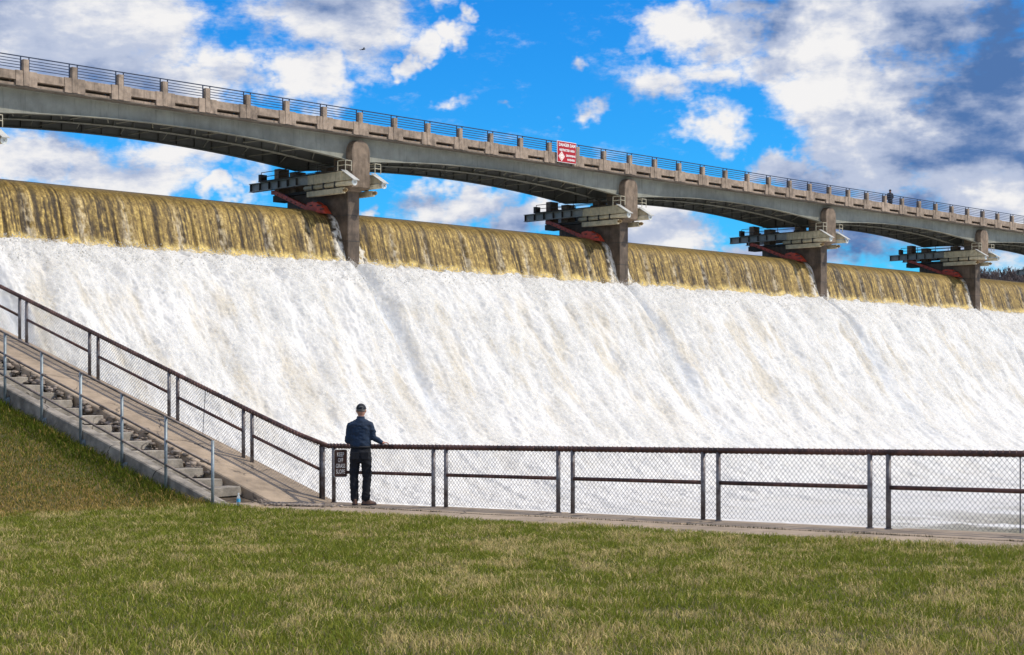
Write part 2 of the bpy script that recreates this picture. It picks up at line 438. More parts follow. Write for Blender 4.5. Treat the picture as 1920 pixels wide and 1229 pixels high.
# ------------------------------------------------------------------ dam body and spillway water
PIERS = [21.81 + 24.21 * i for i in range(-2, 6)]
PROF = np.array([(-9, 13.06), (-6.2, 13.03), (-4.6, 12.98), (-3.46, 12.88), (-2.82, 12.72), (-2.26, 12.42), (-1.92, 12.02), (-1.63, 11.23), (-1.41, 10.5), (-1.19, 9.85), (-.92, 9.48), (-.4, 9.25), (.35, 8.75), (1.35, 7.9),
                 (2.8, 5.75), (3.95, 4.1), (5.25, 2.35), (6.75, .8), (8.2, -.45), (9.9, -1.6), (11.7, -2.5), (13.8, -3.25), (16.5, -3.75), (20, -3.98), (26, -4), (34, -4), (48, -4), (62, -4)])


def spillway_water():
    seg = np.r_[0, np.cumsum(np.hypot(*np.diff(PROF, axis=0).T))]
    fine = np.linspace(0, seg[-1], 4000)
    tp, zp = np.interp(fine, seg, PROF[:, 0]), np.interp(fine, seg, PROF[:, 1])
    k = np.exp(-np.linspace(-2, 2, 41) ** 2); k /= k.sum()
    tp = np.convolve(np.pad(tp, 20, 'edge'), k, 'valid'); zp = np.convolve(np.pad(zp, 20, 'edge'), k, 'valid')
    la = np.interp(-4.8, tp, fine); lb = np.interp(17, tp, fine); lc = np.interp(45, tp, fine)
    L = np.concatenate([np.linspace(0, la, 6)[:-1], np.arange(la, lb, .062), np.arange(lb, lc, .16), np.linspace(lc, fine[-1], 20)])
    cols = [-22.8]
    while cols[-1] < 140:
        s = cols[-1]; cols.append(s + (.09 if s < -9 else .052 + max(0, s) * .00062 if s < 108 else .35))
    S, Lg = np.meshgrid(np.array(cols), L, indexing='ij')
    T0_, Z0 = np.interp(Lg, fine, tp), np.interp(Lg, fine, zp)
    dt, dz = np.interp(Lg, fine, np.gradient(tp, fine)), np.interp(Lg, fine, np.gradient(zp, fine))
    nt, nz = -dz, dt
    lf = np.interp(-.95, tp, fine)                               # where the sheet breaks into foam
    h = np.clip((Lg - np.interp(-3.6, tp, fine)) / (lf - np.interp(-3.6, tp, fine)), 0, 1.0)
    brk = (Lg - lf) + .55 * (fbm(S * 1.3, Lg * 0, 3, 21) - .5) + .5 * (fbm(S * 3.5, Lg * 2.5, 3, 22) - .5)
    foam = ss(brk, -.10, .06)
    # distance to the nearest pier
    pd = np.min(np.abs(S[..., None] - np.array(PIERS)), -1) if S.size < 3e5 else np.minimum.reduce([np.abs(S - p) for p in PIERS])
    side = ss(.62 + .75 * h + .25 * (vn(S * 5, Lg * 4, 9) - .5) - pd, 0, .25) * ss(h, .12, .4)
    # --- brown sheet
    drift = S
    a = fbm(drift * 3.1, Lg * .13, 3, 1); b = fbm(drift * 9, Lg * .3, 3, 2); c = fbm(drift * 10, Lg * 4.5, 3, 3)
    stk = .5 * a + .5 * b
    gold = ss(stk + .38 * (c - .5), .32, .54)
    dark = np.array([.042, .028, .013]); gld = np.array([.315, .218, .066]); olive = np.array([.19, .14, .046])
    br = np.array([.66, .48, .15])
    jg = S / .98 + .35 * (vn(S * .7, Lg * .0, 71) - .5); g0 = np.round(jg)
    go = jg - g0 + .5 * (_h(g0, g0 * 0, 19) - .5) + .05 * (vn(S * 3, Lg * 2.2, 72) - .5)
    groove = np.exp(-(go / (.035 + .10 * h * (.5 + _h(g0, g0 * 0 + 3, 20)))) ** 2) * ss(h, .06, .3) * (.45 + .55 * _h(g0, g0 * 0 + 7, 23))
    fil = fbm(drift * 15, Lg * .55, 2, 73)
    gold = np.clip(ss(.3 * a + .3 * b + .4 * fil + .30 * (c - .5), .33, .58) * (1 - .9 * groove), 0, 1)
    col = dark + (gld - dark) * gold[..., None]
    hi = ss(c, .50, .70) * ss(.4 * b + .6 * fil, .46, .62) * ss(h, .15, .5) * (1 - groove)
    col = col + (br - col) * (hi * .85)[..., None]
    ol = (1 - ss(h + .22 * (b - .5), .10, .5)) * (1 - .8 * groove)
    col = col + (olive - col) * (ol * .85)[..., None]
    pale = ss(brk + .15, -.62, -.1) * ss(fbm(S * 2.2, Lg * 1.2, 2, 31), .22, .5)
    col = col + (np.array([.74, .57, .20]) - col) * (pale * .95)[..., None]
    jit = (S - 1.0) / 3.02; j0 = np.round(jit); off = jit - j0 + .22 * (_h(j0, j0 * 0, 5) - .5)
    wd = .05 + .055 * h + .03 * (vn(S * 4, Lg * 3, 8) - .5)
    ws = .55 * np.exp(-(off / wd) ** 2) * ss(h, .15, .9) * ss(c, .34, .62)
    ws = np.maximum(ws * .9, side * ss(c, .25, .55))
    col = col + (np.array([.70, .66, .58]) - col) * ws[..., None]
    # --- foam
    big = fbm(S * .55 + .35 * vn(S * .8, Lg * .5, 77), Lg * .14, 4, 41); md = fbm(S * 1.6, Lg * .7, 4, 42); sm = fbm(S * 3.0 + .5 * vn(S * 4, Lg * 3, 46), Lg * 1.15, 4, 43, .58)
    low = ss(Lg, lf + 8.5, lf + 14.5)                             # granular lower chute
    wake = np.zeros_like(S)
    for p in PIERS:
        cx = p + .25 * np.sin(Lg * .5) * ss(Lg, lf, lf + 6)
        wk = np.exp(-((S - cx) / (.34 + .035 * (Lg - lf).clip(0, 20))) ** 2) * ss(Lg, lf - .4, lf + .6) * (1 - .8 * ss(Lg, lf + 7, lf + 18))
        wake = np.maximum(wake, wk)
    white = np.array([.745, .735, .715]); tan = np.array([.58, .505, .375])
    fc = np.ones(S.shape + (3,)) * white
    tn = ss(.35 * (1 - big) + .65 * (1 - fbm(S * 1.5, Lg * .42, 4, 45, .6)), .48, .68) * (1 - .75 * low) * ss(Lg, lf + .8, lf + 4) * (1 - wake)
    fc = fc + (tan - fc) * (tn * .55)[..., None]
    fc = fc + (np.array([.58, .62, .68]) - fc) * (wake * ss(sm, .3, .55) * .6)[..., None]
    # basin further out: green-grey water between foam rafts
    bas = ss(T0_, 25, 40) * ss(fbm(S * .5, T0_ * .25, 4, 55) + .25 * ss(T0_, 30, 60), .42, .58)
    fc = fc + (np.array([.22, .21, .15]) - fc) * bas[..., None]
    col = col + (fc - col) * foam[..., None]
    # --- relief along the surface normal
    grow = ss(Lg, lf - .1, lf + 2.2)
    slope = ss(Lg, lf + 20, lf + 28)
    fd = grow * (1 - .55 * slope) * (.75 * (big - .5) + .36 * (md - .5)) + foam * (.28 * (sm - .5) * (1 - .6 * low) + .15 * (1 - .6 * slope) * (fbm(S * 10, Lg * 6, 3, 48, .7) - .5)) - .62 * wake
    fd = fd + foam * low * (1 - .6 * slope) * .16 * (fbm(S * 7, Lg * 5, 3, 61) - .5)
    bd = (1 - foam) * ss(h, .08, .7) * (.16 * (a - .5) + .09 * (b - .5) + .05 * (c - .5) - .10 * np.exp(-(off / .05) ** 2) * h - .12 * groove * h) + .18 * foam * (1 - grow)
    sd = side * .12
    disp = fd + bd + sd
    T = T0_ + nt * disp; Z = Z0 + nz * disp
    X = O.x + D.x * S + N.x * T; Y = O.y + D.y * S + N.y * T
    v = np.stack([X, Y, Z], -1).reshape(-1, 3); na, nb = S.shape
    i = (np.arange(na - 1)[:, None] * nb + np.arange(nb - 1)[None, :]).ravel()
    f = np.stack([i, i + nb, i + nb + 1, i + 1], 1)
    fo = np.maximum(foam * (1 - .8 * bas), .7 * ws)
    o = link('spillway_water', np_mesh('spillway_water', v, f, True, col.reshape(-1, 3), {'foam': fo.ravel()}), 'water_surface')
    tag(o, kind='structure')
    # --- torn veils of spray hanging just above the foam
    r0, r1 = np.searchsorted(L, lf - .15), np.searchsorted(L, np.interp(13.5, tp, fine)); c1_ = np.searchsorted(cols, 112)
    for lay, (lift, seed) in enumerate(((.12, 81), (.32, 82))):
        I, J = np.ix_(np.arange(0, c1_, 3), np.arange(r0, r1, 2)); s_, l_ = S[I, J], Lg[I, J]
        lump = fbm(s_ * 1.1, l_ * .4, 3, seed)
        q_ = disp[I, J] * .55 + lift * ss(l_, lf - .15, lf + .8) * (.4 + 1.2 * lump) + .05
        t_ = T0_[I, J] + nt[I, J] * q_; z_ = Z0[I, J] + nz[I, J] * q_
        al = ss(.5 * lump + .5 * fbm(s_ * 3.2, l_ * .95, 4, seed + 5, .6), .40, .66) * ss(l_, lf - .1, lf + .35) * (1 - ss(T0_[I, J], 7.5, 12.5)) * (1 - .9 * wake[I, J])
        v_ = np.stack([O.x + D.x * s_ + N.x * t_, O.y + D.y * s_ + N.y * t_, z_], -1).reshape(-1, 3); na_, nb_ = s_.shape
        k_ = (np.arange(na_ - 1)[:, None] * nb_ + np.arange(nb_ - 1)[None, :]).ravel()
        o = link('spray_veil', np_mesh('spray_veil', v_, np.stack([k_, k_ + nb_, k_ + nb_ + 1, k_ + 1], 1), True, None, {'veil': al.ravel()}), 'spray_veil'); tag(o, kind='stuff')
    # --- flying spray: small clots thrown clear of the foam
    nsp = 16000
    ci = rng.integers(np.searchsorted(cols, -12), np.searchsorted(cols, 108), nsp)
    ri = (np.searchsorted(L, lf - .25) + (rng.random(nsp) ** 1.6 * (np.searchsorted(L, lf + 2.2) - np.searchsorted(L, lf - .25)))).astype(int)
    px = np.stack([X[ci, ri], Y[ci, ri], Z[ci, ri]], 1)
    nrm = np.stack([N.x * nt[ci, ri], N.y * nt[ci, ri], nz[ci, ri]], 1)
    px += nrm * (rng.random((nsp, 1)) ** 2 * .38) + rng.normal(0, .04, (nsp, 3))
    r = (.009 + .026 * rng.random(nsp) ** 3)[:, None]
    octv = np.array([(1, 0, 0), (-1, 0, 0), (0, 1, 0), (0, -1, 0), (0, 0, 1), (0, 0, -1)], float)
    octf = np.array([(0, 2, 4), (2, 1, 4), (1, 3, 4), (3, 0, 4), (2, 0, 5), (1, 2, 5), (3, 1, 5), (0, 3, 5)])
    q = octv[None] * (r[:, None] * (1 + .6 * (rng.random((nsp, 6, 1)) - .5))) * np.array([1, 1, 1.5])
    vv = (px[:, None] + q).reshape(-1, 3); ff = (octf[None] + 6 * np.arange(nsp)[:, None, None]).reshape(-1, 3)
    cc = np.repeat(np.where(rng.random((nsp, 1)) < .8, [[.71, .70, .68]], [[.69, .68, .65]]), 6, 0)
    o = link('spray', np_mesh('spray', vv, ff, True, cc), 'spray_foam'); tag(o, kind='stuff')

spillway_water()

mb = MB()
und = [(t - .5, z - .9) for t, z in PROF[1:-5]]
mb.prism(und + [(17, -8), (-12, -8), (-12, 12.0)], 's', -23.5, 141)
tag(solid('dam_wall', mb, 'wall_concrete', 59, -5, -8), 'curved concrete spillway wall under the falling brown water', 'dam')

# training wall that carries walkway and stairs
mb = MB()
mb.box(-23.5, -22.80, 50.2, 120, -8, -.16)
mb.prism([(50.2, -8), (50.2, -.2), (0, .295 * 50.2 - .2), (-8, .295 * 50.2 - .2), (-8, -8)], 's', -23.5, -22.80)
tag(solid('training_wall', mb, 'wall_concrete', -23.1, 50, -8), 'concrete training wall dropping to the foam below the chain link fence', 'wall')


# ------------------------------------------------------------------ piers
def build_pier():
    o = thing('spillway_pier', 0, -3, 8, 'x', 'pier', 'piers of the spillway bridge')
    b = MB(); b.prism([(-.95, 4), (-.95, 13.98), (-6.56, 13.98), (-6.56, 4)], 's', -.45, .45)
    part('wall', b, 'pier_shaded', o, bevel=.04)
    for z in (10.95, 12.45):                               # construction joints
        b = MB(); b.box(-.462, .462, -6.55, -.938, z, z + .03); part('joint', b, 'hoist_dark', o)
    b = MB()
    arc = [(.69 * math.cos(a), 16.09 + .69 * math.sin(a)) for a in np.linspace(0, math.pi, 15)]
    b.prism([(.69, 14.02)] + arc + [(-.69, 14.02)], 't', -1.95, -.30)
    part('front_column', b, 'pier_concrete', o, bevel=.035)
    b = MB(); b.quadbox([(-.45, .95, 13.84), (.45, .95, 13.84), (.45, 1.9, 13.84), (-.45, 1.9, 13.84), (-.66, .34, 14.019), (.66, .34, 14.019), (.66, 1.93, 14.019), (-.66, 1.93, 14.019)])
    part('corbel', b, 'pier_concrete', o)
    b = MB(); b.box(-.46, .46, -7.9, -6.56, 13.75, 14.12); b.box(-.55, .55, -7.2, -2.0, 13.985, 14.15)
    part('cap', b, 'hoist_dark', o)
    b = MB(); b.box(-.4, .4, -7.87, -7.38, 14.122, 15.75); part('rear_column', b, 'pier_concrete', o, bevel=.03)
    for t in (-3.15, -6.1):
        b = MB(); b.box(-.38, .38, t - .3, t + .3, 14.152, 15.42); part('bearing_block', b, 'pier_concrete', o)
    return o

pier_labels = {0: 'rounded concrete pier almost hidden behind the top of the stair fence',
               1: 'rounded concrete pier of the bridge one span before the red danger sign',
               2: 'rounded concrete pier of the bridge just beyond the red danger sign',
               3: 'rounded concrete pier between the danger sign pier and the bare trees pier',
               4: 'rounded concrete pier with bare trees showing right past its edge',
               5: 'rounded concrete pier in front of the bare trees'}
pier0 = build_pier()
for i, sp in enumerate(PIERS[1:7]):
    p = pier0 if i == 0 else copy_tree(pier0)
    place(p, sp, -3, 8); p['label'] = pier_labels[i]


# ------------------------------------------------------------------ gate hoists and gate arms on the piers
def build_hoist(sg):
    o = thing('gate_hoist', 0, -4, 14, 'x', 'hoist', 'gate hoists on the piers'); c = sg * 1.12
    b = MB()                                                # outer I beam with stiffeners
    b.box(c - .02, c + .02, -9.2, -3.6, 14.41, 14.85); b.box(c - .17, c + .17, -9.2, -3.6, 14.85, 14.885); b.box(c - .17, c + .17, -9.2, -3.6, 14.375, 14.41)
    part('beam', b, 'hoist_grey', o)
    for t in (-9.1, -8.2, -7.3, -6.4, -5.55, -4.7):
        b = MB(); b.box(c - .165, c + .165, t - .012, t + .012, 14.412, 14.848); part('stiffener', b, 'hoist_dark', o)
    b = MB(); b.box(c - .16, c + .16, -3.598, -.60, 14.33, 14.89); part('box_beam', b, 'hoist_paint', o, bevel=.015)
    b = MB()
    for t in (-2.9, -1.75): b.box(c - .175, c + .175, t, t + .03, 14.32, 14.90)
    part('seam_plate', b, 'hoist_paint', o)
    b = MB(); b.stt([(c - .02, -3.98, 14.17), (c - .02, .40, 14.17)], .145, 14); cy = part('cylinder', b, 'hoist_paint', o, True)
    b = MB(); b.stt([(c - .02, .402, 14.17), (c - .02, .46, 14.17)], .185, 18); part('end_cap', b, 'cap_white', cy, root=o)
    b = MB(); b.stt([(c - .02, .452, 14.17), (c - .02, .55, 14.17)], .03, 8); part('stub', b, 'hoist_grey', cy, root=o)
    b = MB()
    for t in (-3.2, -2.2, -1.2): b.box(c - .19, c + .15, t, t + .1, 13.97, 14.34)
    part('clamp', b, 'hoist_dark', o)
    b = MB(); b.box(c - .15, c + .13, -3.7, -.52, 13.63, 13.95); bc = part('lower_beam', b, 'hoist_paint', o, bevel=.015)
    b = MB(); b.stt([(c - .01, -.518, 13.80), (c - .01, -.38, 13.80)], .075, 12); b.stt([(c - .01, -.379, 13.80), (c - .01, -.30, 13.80)], .12, 14); b.stt([(c - .01, -.299, 13.80), (c - .01, -.2, 13.80)], .06, 12)
    part('nozzle', b, 'brass', bc, root=o)
    b = MB()                                                # sloping cover over the front end
    b.quadbox([(c - .21, .52, 14.94), (c - .21, -.60, 14.27), (c + .21, -.60, 14.27), (c + .21, .52, 14.94), (c - .21, .52, 14.97), (c - .21, -.62, 14.30), (c + .21, -.62, 14.30), (c + .21, .52, 14.97)])
    part('cover_plate', b, 'cover_white', o)
    b = MB(); b.prism([(-.6, 14.34), (-.6, 14.86), (.2, 14.5), (.2, 14.34)], 's', c - .1, c + .1); part('gearbox', b, 'hoist_paint', o)
    b = MB(); b.box(c - .3, c + .32, -8.1, -.9, 14.892, 14.94); b.box(c - .25, c + .25, -8.15, -7.95, 14.942, 15.35); part('platform', b, 'hoist_dark', o)
    b = MB()
    for t in (-.12, -.80): b.stt([(c - .22, t, 14.9), (c - .22, t, 15.47)], .026, 6)
    for z in (15.2, 15.47): b.stt([(c - .22, -.80, z), (c - .22, -.12, z)], .024, 6); b.stt([(c - .22, -.12, z), (c + .22, -.12, z)], .024, 6)
    b.stt([(c + .22, -.12, 14.9), (c + .22, -.12, 15.47)], .026, 6)
    part('railing', b, 'rail_cream', o)
    b = MB()
    for z in (15.18, 15.45): b.stt([(c - .22, -.82, z), (c - .22, -7.9, z)], .022, 6)
    for t in (-2.6, -4.4, -6.2, -7.9): b.stt([(c - .22, t, 14.94), (c - .22, t, 15.45)], .022, 6)
    part('rear_railing', b, 'hoist_dark', o)
    b = MB(); b.box(c - .15, c + .15, -4.9, -4.5, 14.945, 15.05); b.box(c - .15, c + .15, -2.9, -2.5, 14.945, 15.05)
    part('machinery', b, 'hoist_dark', o)
    return o


def build_arm(sg):
    o = thing('sluice_gate', 0, -4, 13, 'x', 'gate', 'red sluice gates on the piers'); c = sg * 1.0
    b = MB(); b.prism([(-7.25, 14.34), (-6.95, 14.32), (-3.7, 13.08), (-3.8, 12.86), (-6.9, 14.06), (-7.25, 14.1)], 's', c - .11, c + .11); a = part('arm', b, 'gate_red', o)
    b = MB()
    for t in np.arange(-6.6, -4.1, .42):
        z = 14.2 + (t + 7.05) * -.385; b.stt([(c - .13, t, z), (c + .13, t, z)], .045, 8)
    part('bolt', b, 'hoist_dark', a, root=o)
    b = MB(); b.prism([(-3.95, 12.80), (-3.72, 13.30), (-3.05, 13.36), (-2.45, 13.05), (-2.0, 12.56)], 's', c - .22, c + .22); pl = part('gate_plate', b, 'gate_red', o)
    for k, (t, z, w) in enumerate(((-2.95, 13.30, .32), (-2.6, 13.05, .38), (-2.35, 12.82, .34), (-3.35, 13.1, .22))):
        b = MB(); b.box(c - .255, c - .2, t - w / 2, t + w / 2, z, z + .06); part('slot', b, 'hoist_dark', pl, root=o)
    return o

near = {0: 'pier behind the stair fence', 1: 'pier before the danger sign', 2: 'pier just beyond the danger sign', 3: 'pier between danger sign and bare trees', 4: 'pier beside the bare trees', 5: 'pier in front of the trees'}
for sg, sd in ((-1, 'near side'), (1, 'far side')):
    h0, a0 = build_hoist(sg), build_arm(sg)
    for i, sp in enumerate(PIERS[1:7]):
        if sg > 0 and i == 5: continue
        h = h0 if i == 0 else copy_tree(h0); place(h, sp, -4, 14)
        h['label'] = 'tan gate hoist on the %s of the %s' % (sd, near[i])
        if sg < 0:
            a = a0 if i == 0 else copy_tree(a0); place(a, sp, -4, 13)
            a['label'] = 'red steel gate hung below the hoist of the %s' % near[i]
    if sg > 0:
        for ch in list(a0.children_recursive) + [a0]: bpy.data.objects.remove(ch)

# ------------------------------------------------------------------ bridge
def gird_bottom(s):
    u = ((s - PIERS[0]) % 24.21) / 24.21 * 2 - 1
    return 16.20 - .68 * u * u

def build_bridge():
    o = thing('bridge', 59, -3.5, 13.5, 'long arched steel girder bridge with concrete parapet above the spillway', 'bridge')
    k0, k1 = -11, 46
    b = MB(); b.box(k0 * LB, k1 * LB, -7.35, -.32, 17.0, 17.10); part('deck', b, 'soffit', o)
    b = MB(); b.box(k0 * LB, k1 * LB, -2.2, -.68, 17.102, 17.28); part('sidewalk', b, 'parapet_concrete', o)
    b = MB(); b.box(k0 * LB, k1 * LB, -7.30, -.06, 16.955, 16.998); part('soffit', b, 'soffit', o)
    b = MB(); b.box(k0 * LB, k1 * LB, -7.6, -7.35, 16.96, 17.74); part('far_parapet', b, 'parapet_concrete', o)
    # shared parapet pieces, one bay
    base = o['base']
    def inst(name, me, s, mat, parent=o):
        c = link(name, me, mat, parent); c.location = (s, 0, 0); return c
    post = MB(); post.box(0, .30, -.30, 0, 17.01, 18.30)
    post_me = post.mesh('post', (0, base[1], base[2]), bevel=.02)
    pan = MB()
    pan.box(.302, .76, -.28, -.035, 17.0, 17.74); pan.box(2.28, LB - .002, -.28, -.035, 17.0, 17.74)
    pan.box(.762, 2.278, -.28, -.06, 17.28, 17.71); pan.box(.762, 2.278, -.28, -.12, 17.0, 17.12); pan.box(.762, 2.278, -.66, -.60, 17.101, 17.30); pan.box(.70, 2.34, -.598, -.281, 17.27, 17.32); pan.box(.70, .76, -.598, -.281, 17.101, 17.268); pan.box(2.28, 2.34, -.598, -.281, 17.101, 17.268)
    pan_me = pan.mesh('parapet_panel', (0, base[1], base[2]), bevel=.012)
    lip = MB(); lip.box(.31, .755, -.2, -.022, 17.0, 17.385); lip.box(2.285, LB - .01, -.2, -.022, 17.0, 17.385); lip.box(.77, 2.27, -.2, -.045, 17.285, 17.385)
    lip_me = lip.mesh('plinth', (0, base[1], base[2]))
    bar = MB()
    for s in (-.075 + LB, .375): bar.box(s - .022, s + .022, -.18, -.13, 17.72, 18.42)
    for z in (17.87, 18.01, 18.15, 18.29): bar.box(.38, LB - .08, -.17, -.14, z - .017, z + .017)
    bar_me = bar.mesh('railing', (0, base[1], base[2]))
    top = MB(); top.box(0, LB, -.19, -.12, 18.42, 18.465); top_me = top.mesh('top_rail', (0, base[1], base[2]))
    sx = -base[0]
    for k in range(k0, k1):
        inst('post', post_me, sx + k * LB, 'parapet_concrete'); pp = inst('parapet_panel', pan_me, sx + k * LB, 'parapet_concrete')
        c = link('plinth', lip_me, 'parapet_concrete', pp)
        rr = inst('railing', bar_me, sx + k * LB, 'rail_blue'); link('top_rail', top_me, 'rail_blue', rr)
    # girders
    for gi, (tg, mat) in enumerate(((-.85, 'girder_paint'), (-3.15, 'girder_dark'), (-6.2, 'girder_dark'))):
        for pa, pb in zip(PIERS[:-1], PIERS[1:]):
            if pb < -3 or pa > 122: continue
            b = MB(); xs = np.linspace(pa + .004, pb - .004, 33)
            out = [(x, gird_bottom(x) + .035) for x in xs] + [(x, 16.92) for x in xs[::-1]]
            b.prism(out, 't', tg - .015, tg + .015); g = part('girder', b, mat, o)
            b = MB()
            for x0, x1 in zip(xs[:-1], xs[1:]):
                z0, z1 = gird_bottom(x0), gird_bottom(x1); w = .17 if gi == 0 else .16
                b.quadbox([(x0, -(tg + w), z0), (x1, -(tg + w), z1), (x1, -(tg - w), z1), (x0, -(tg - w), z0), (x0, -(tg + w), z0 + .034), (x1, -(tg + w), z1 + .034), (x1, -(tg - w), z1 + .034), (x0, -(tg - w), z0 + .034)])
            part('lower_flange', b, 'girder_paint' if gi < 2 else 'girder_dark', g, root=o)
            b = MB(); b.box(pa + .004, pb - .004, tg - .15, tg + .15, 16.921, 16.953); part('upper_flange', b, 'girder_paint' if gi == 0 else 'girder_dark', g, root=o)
            if gi:
                for x in np.arange(pa + .9, pb - .5, 1.22):
                    b = MB(); b.box(x - .02, x + .02, tg + .016, tg + .13, gird_bottom(x) + .05, 16.918); part('stiffener', b, 'girder_dark', g, root=o)
    # wind bracing
    for pa, pb in zip(PIERS[:-1], PIERS[1:]):
        if pb < -3 or pa > 122: continue
        for x in np.arange(pa + 2.2, pb - 2.3, 2.75):
            for ta, tb in ((-1.0, -3.0), (-3.3, -6.05)):
                b = MB(); zl = lambda q: gird_bottom(q) + .12
                b.stt([(x, ta, zl(x) + .22), (x + 1.35, tb, zl(x + 1.35) + .05)], .035, 5); b.stt([(x, ta, zl(x) + .22), (x - .9, tb, zl(x - .9) + .05)], .035, 5)
                part('brace', b, 'girder_paint', o)
    return o
bridge = build_bridge()


# ------------------------------------------------------------------ lettering
def text_mesh(txt, size, width=None, bold=.0):
    c = bpy.data.curves.new('lettering', 'FONT'); c.body = txt; c.size = size; c.align_x = 'CENTER'; c.align_y = 'CENTER'; c.offset = bold; c.extrude = .002; c.resolution_u = 3
    o = bpy.data.objects.new('lettering', c); COL.objects.link(o); bpy.context.view_layer.update()
    me = bpy.data.meshes.new_from_object(o.evaluated_get(bpy.context.evaluated_depsgraph_get()))
    bpy.data.objects.remove(o)
    co = np.zeros(len(me.vertices) * 3); me.vertices.foreach_get('co', co); co = co.reshape(-1, 3)
    if width: co[:, 0] *= width / max(1e-6, np.ptp(co[:, 0]))
    me.vertices.foreach_set('co', co.ravel()); me.update(); return me
def on_face(o, x, y, z): o.location = (x, y, z); o.rotation_euler = (R(90), 0, 0); return o

def danger_sign():
    s0, s1, z0, z1 = 38.12, 39.96, 17.11, 18.48; sc = (s0 + s1) / 2
    o = thing('warning_sign', sc, .12, 17.79, 'red danger dam sign with white lettering hung on the bridge parapet', 'sign')
    b = MB(); b.box(s0, s1, .06, .10, z0, z1); part('board', b, 'sign_white', o, bevel=.008)
    b = MB(); b.box(s0 + .035, s1 - .035, .1005, .108, z0 + .035, z1 - .035); part('panel', b, 'sign_red', o)
    for txt, size, w, x, z in (('DANGER DAM', .27, 1.58, .02, .45), ('RESTRICTED AREA', .19, 1.46, .02, .12), ('DROWNING', .17, .90, .37, -.21), ('HAZARD', .17, .72, .40, -.47)):
        on_face(link('lettering', text_mesh(txt, size, w, .008), 'sign_white', o), x, .006, z)
    b = MB(); b.prism([(sc - .5, 17.18), (sc - .2, 17.50), (sc - .5, 17.82), (sc - .8, 17.50)], 't', .1085, .113); part('diamond', b, 'sign_white', o)
    b = MB(); b.prism([(sc - .5, 17.26), (sc - .27, 17.50), (sc - .5, 17.74), (sc - .73, 17.50)], 't', .1135, .117); part('diamond_edge', b, 'sign_orange', o)
    b = MB(); b.prism([(sc - .5, 17.31), (sc - .31, 17.50), (sc - .5, 17.69), (sc - .69, 17.50)], 't', .1175, .121); part('diamond_field', b, 'sign_white', o)
    b = MB(); b.box(sc - .62, sc - .38, .1215, .124, 17.485, 17.515); part('symbol', b, 'sign_orange', o)
    b = MB()
    for s in (s0 + .25, s1 - .25): b.box(s, s + .06, -.03, .06, z0 + .05, z1 - .05)
    part('bracket', b, 'hoist_dark', o)
danger_sign()

# ------------------------------------------------------------------ walkway and stairs
def walk_z(t): return .0115 * (t - T0)
walk = tag(place(bpy.data.objects.new('walkway', None), -24, 50, 0), kind='structure'); COL.objects.link(walk); walk['base'] = (-24, -50, 0)
tj = [50.05]
while tj[-1] < 84: tj.append(tj[-1] + 3.05)
for (sa, sb) in ((-25.12, -23.945), (-23.895, -22.78)):
    for ta, tb in zip(tj[:-1], tj[1:]):
        za, zb = walk_z(ta), walk_z(tb); e = .012; dz = rnd.uniform(-.008, .006)
        b = MB(); c = []
        for z_off in (-.15, 0): c += [(sa, -(tb - e), zb + z_off + dz), (sb, -(tb - e), zb + z_off + dz), (sb, -(ta + e), za + z_off + dz), (sa, -(ta + e), za + z_off + dz)]
        b.quadbox(c); part('paving_slab', b, 'slab_concrete', walk, bevel=.012)
b = MB(); b.quadbox([(-25.1, -84, walk_z(84) - .3), (-22.79, -84, walk_z(84) - .3), (-22.79, -50.06, -.3), (-25.1, -50.06, -.3), (-25.1, -84, walk_z(84) - .035), (-22.79, -84, walk_z(84) - .035), (-22.79, -50.06, -.035), (-25.1, -50.06, -.035)])
part('joint_bed', b, 'dirt', walk)
# weeds and dark grit in the long joint
vv, ff = [], []
for k in range(4200):
    t = rnd.uniform(50.3, 72); s = -23.92 + rnd.gauss(0, .022); h = rnd.uniform(.008, .035) * (1 if vn(np.array([t * .8]), np.array([0.]), 3)[0] > .45 else .35); a = rnd.uniform(0, 6.28); w = .006
    i = len(vv); p = W(s, t, walk_z(t) - .02); dx, dy = w * math.cos(a), w * math.sin(a)
    vv += [(p.x - dx, p.y - dy, p.z), (p.x + dx, p.y + dy, p.z), (p.x + rnd.gauss(0, .012), p.y + rnd.gauss(0, .012), p.z + .02 + h)]; ff.append((i, i + 1, i + 2))
wd = link('weeds', np_mesh('weeds', np.array(vv), np.array(ff), col=np.tile([[.035, .04, .012]], (len(vv), 1))), 'grass_blades'); tag(wd, 'thin weeds growing along the walkway joint', kind='stuff')

def st_z(t): return .285 * (50.25 - t)                          # slope of the stair flight
stair = thing('stairway', -24.2, 45, 0, 'weathered concrete stairs with broken edges climbing beside the dam', 'stairs')
nst = 38
for i in range(nst):
    te = 49.43 - .56 * i; zt = .27 + .158 * i; jz = rnd.uniform(-.012, .012); tl = rnd.uniform(-.02, .02)
    right = -24.17 - (abs(rnd.gauss(0, .10)) if 2 <= i < 20 else 0)
    b = MB(); dp = .40
    b.quadbox([(-25.02, -te, zt - .17 + jz), (right, -te, zt - .17 + jz + tl), (right + rnd.uniform(-.05, 0), -(te - dp), zt - .17 + jz + tl), (-25.02, -(te - dp), zt - .17 + jz),
               (-25.02, -te, zt + jz), (right - rnd.uniform(0, .05), -te, zt + jz + tl), (right - rnd.uniform(0, .05), -(te - dp), zt + jz + tl), (-25.02, -(te - dp), zt + jz)])
    part('step', b, 'step_concrete', stair, bevel=.012)
b = MB(); b.prism([(50.3, -.4), (50.3, -.04), (49.3, .12), (28, .12 + .282 * 21.3), (28, -.4)], 's', -25.03, -24.0); part('dirt_bed', b, 'dirt', stair)
b = MB(); b.prism([(50.35, -.6), (50.35, .03), (50.1, .09), (28, .285 * 22.3), (28, -.6)], 's', -25.27, -25.021); part('stringer_wall', b, 'wall_concrete', stair, bevel=.02)
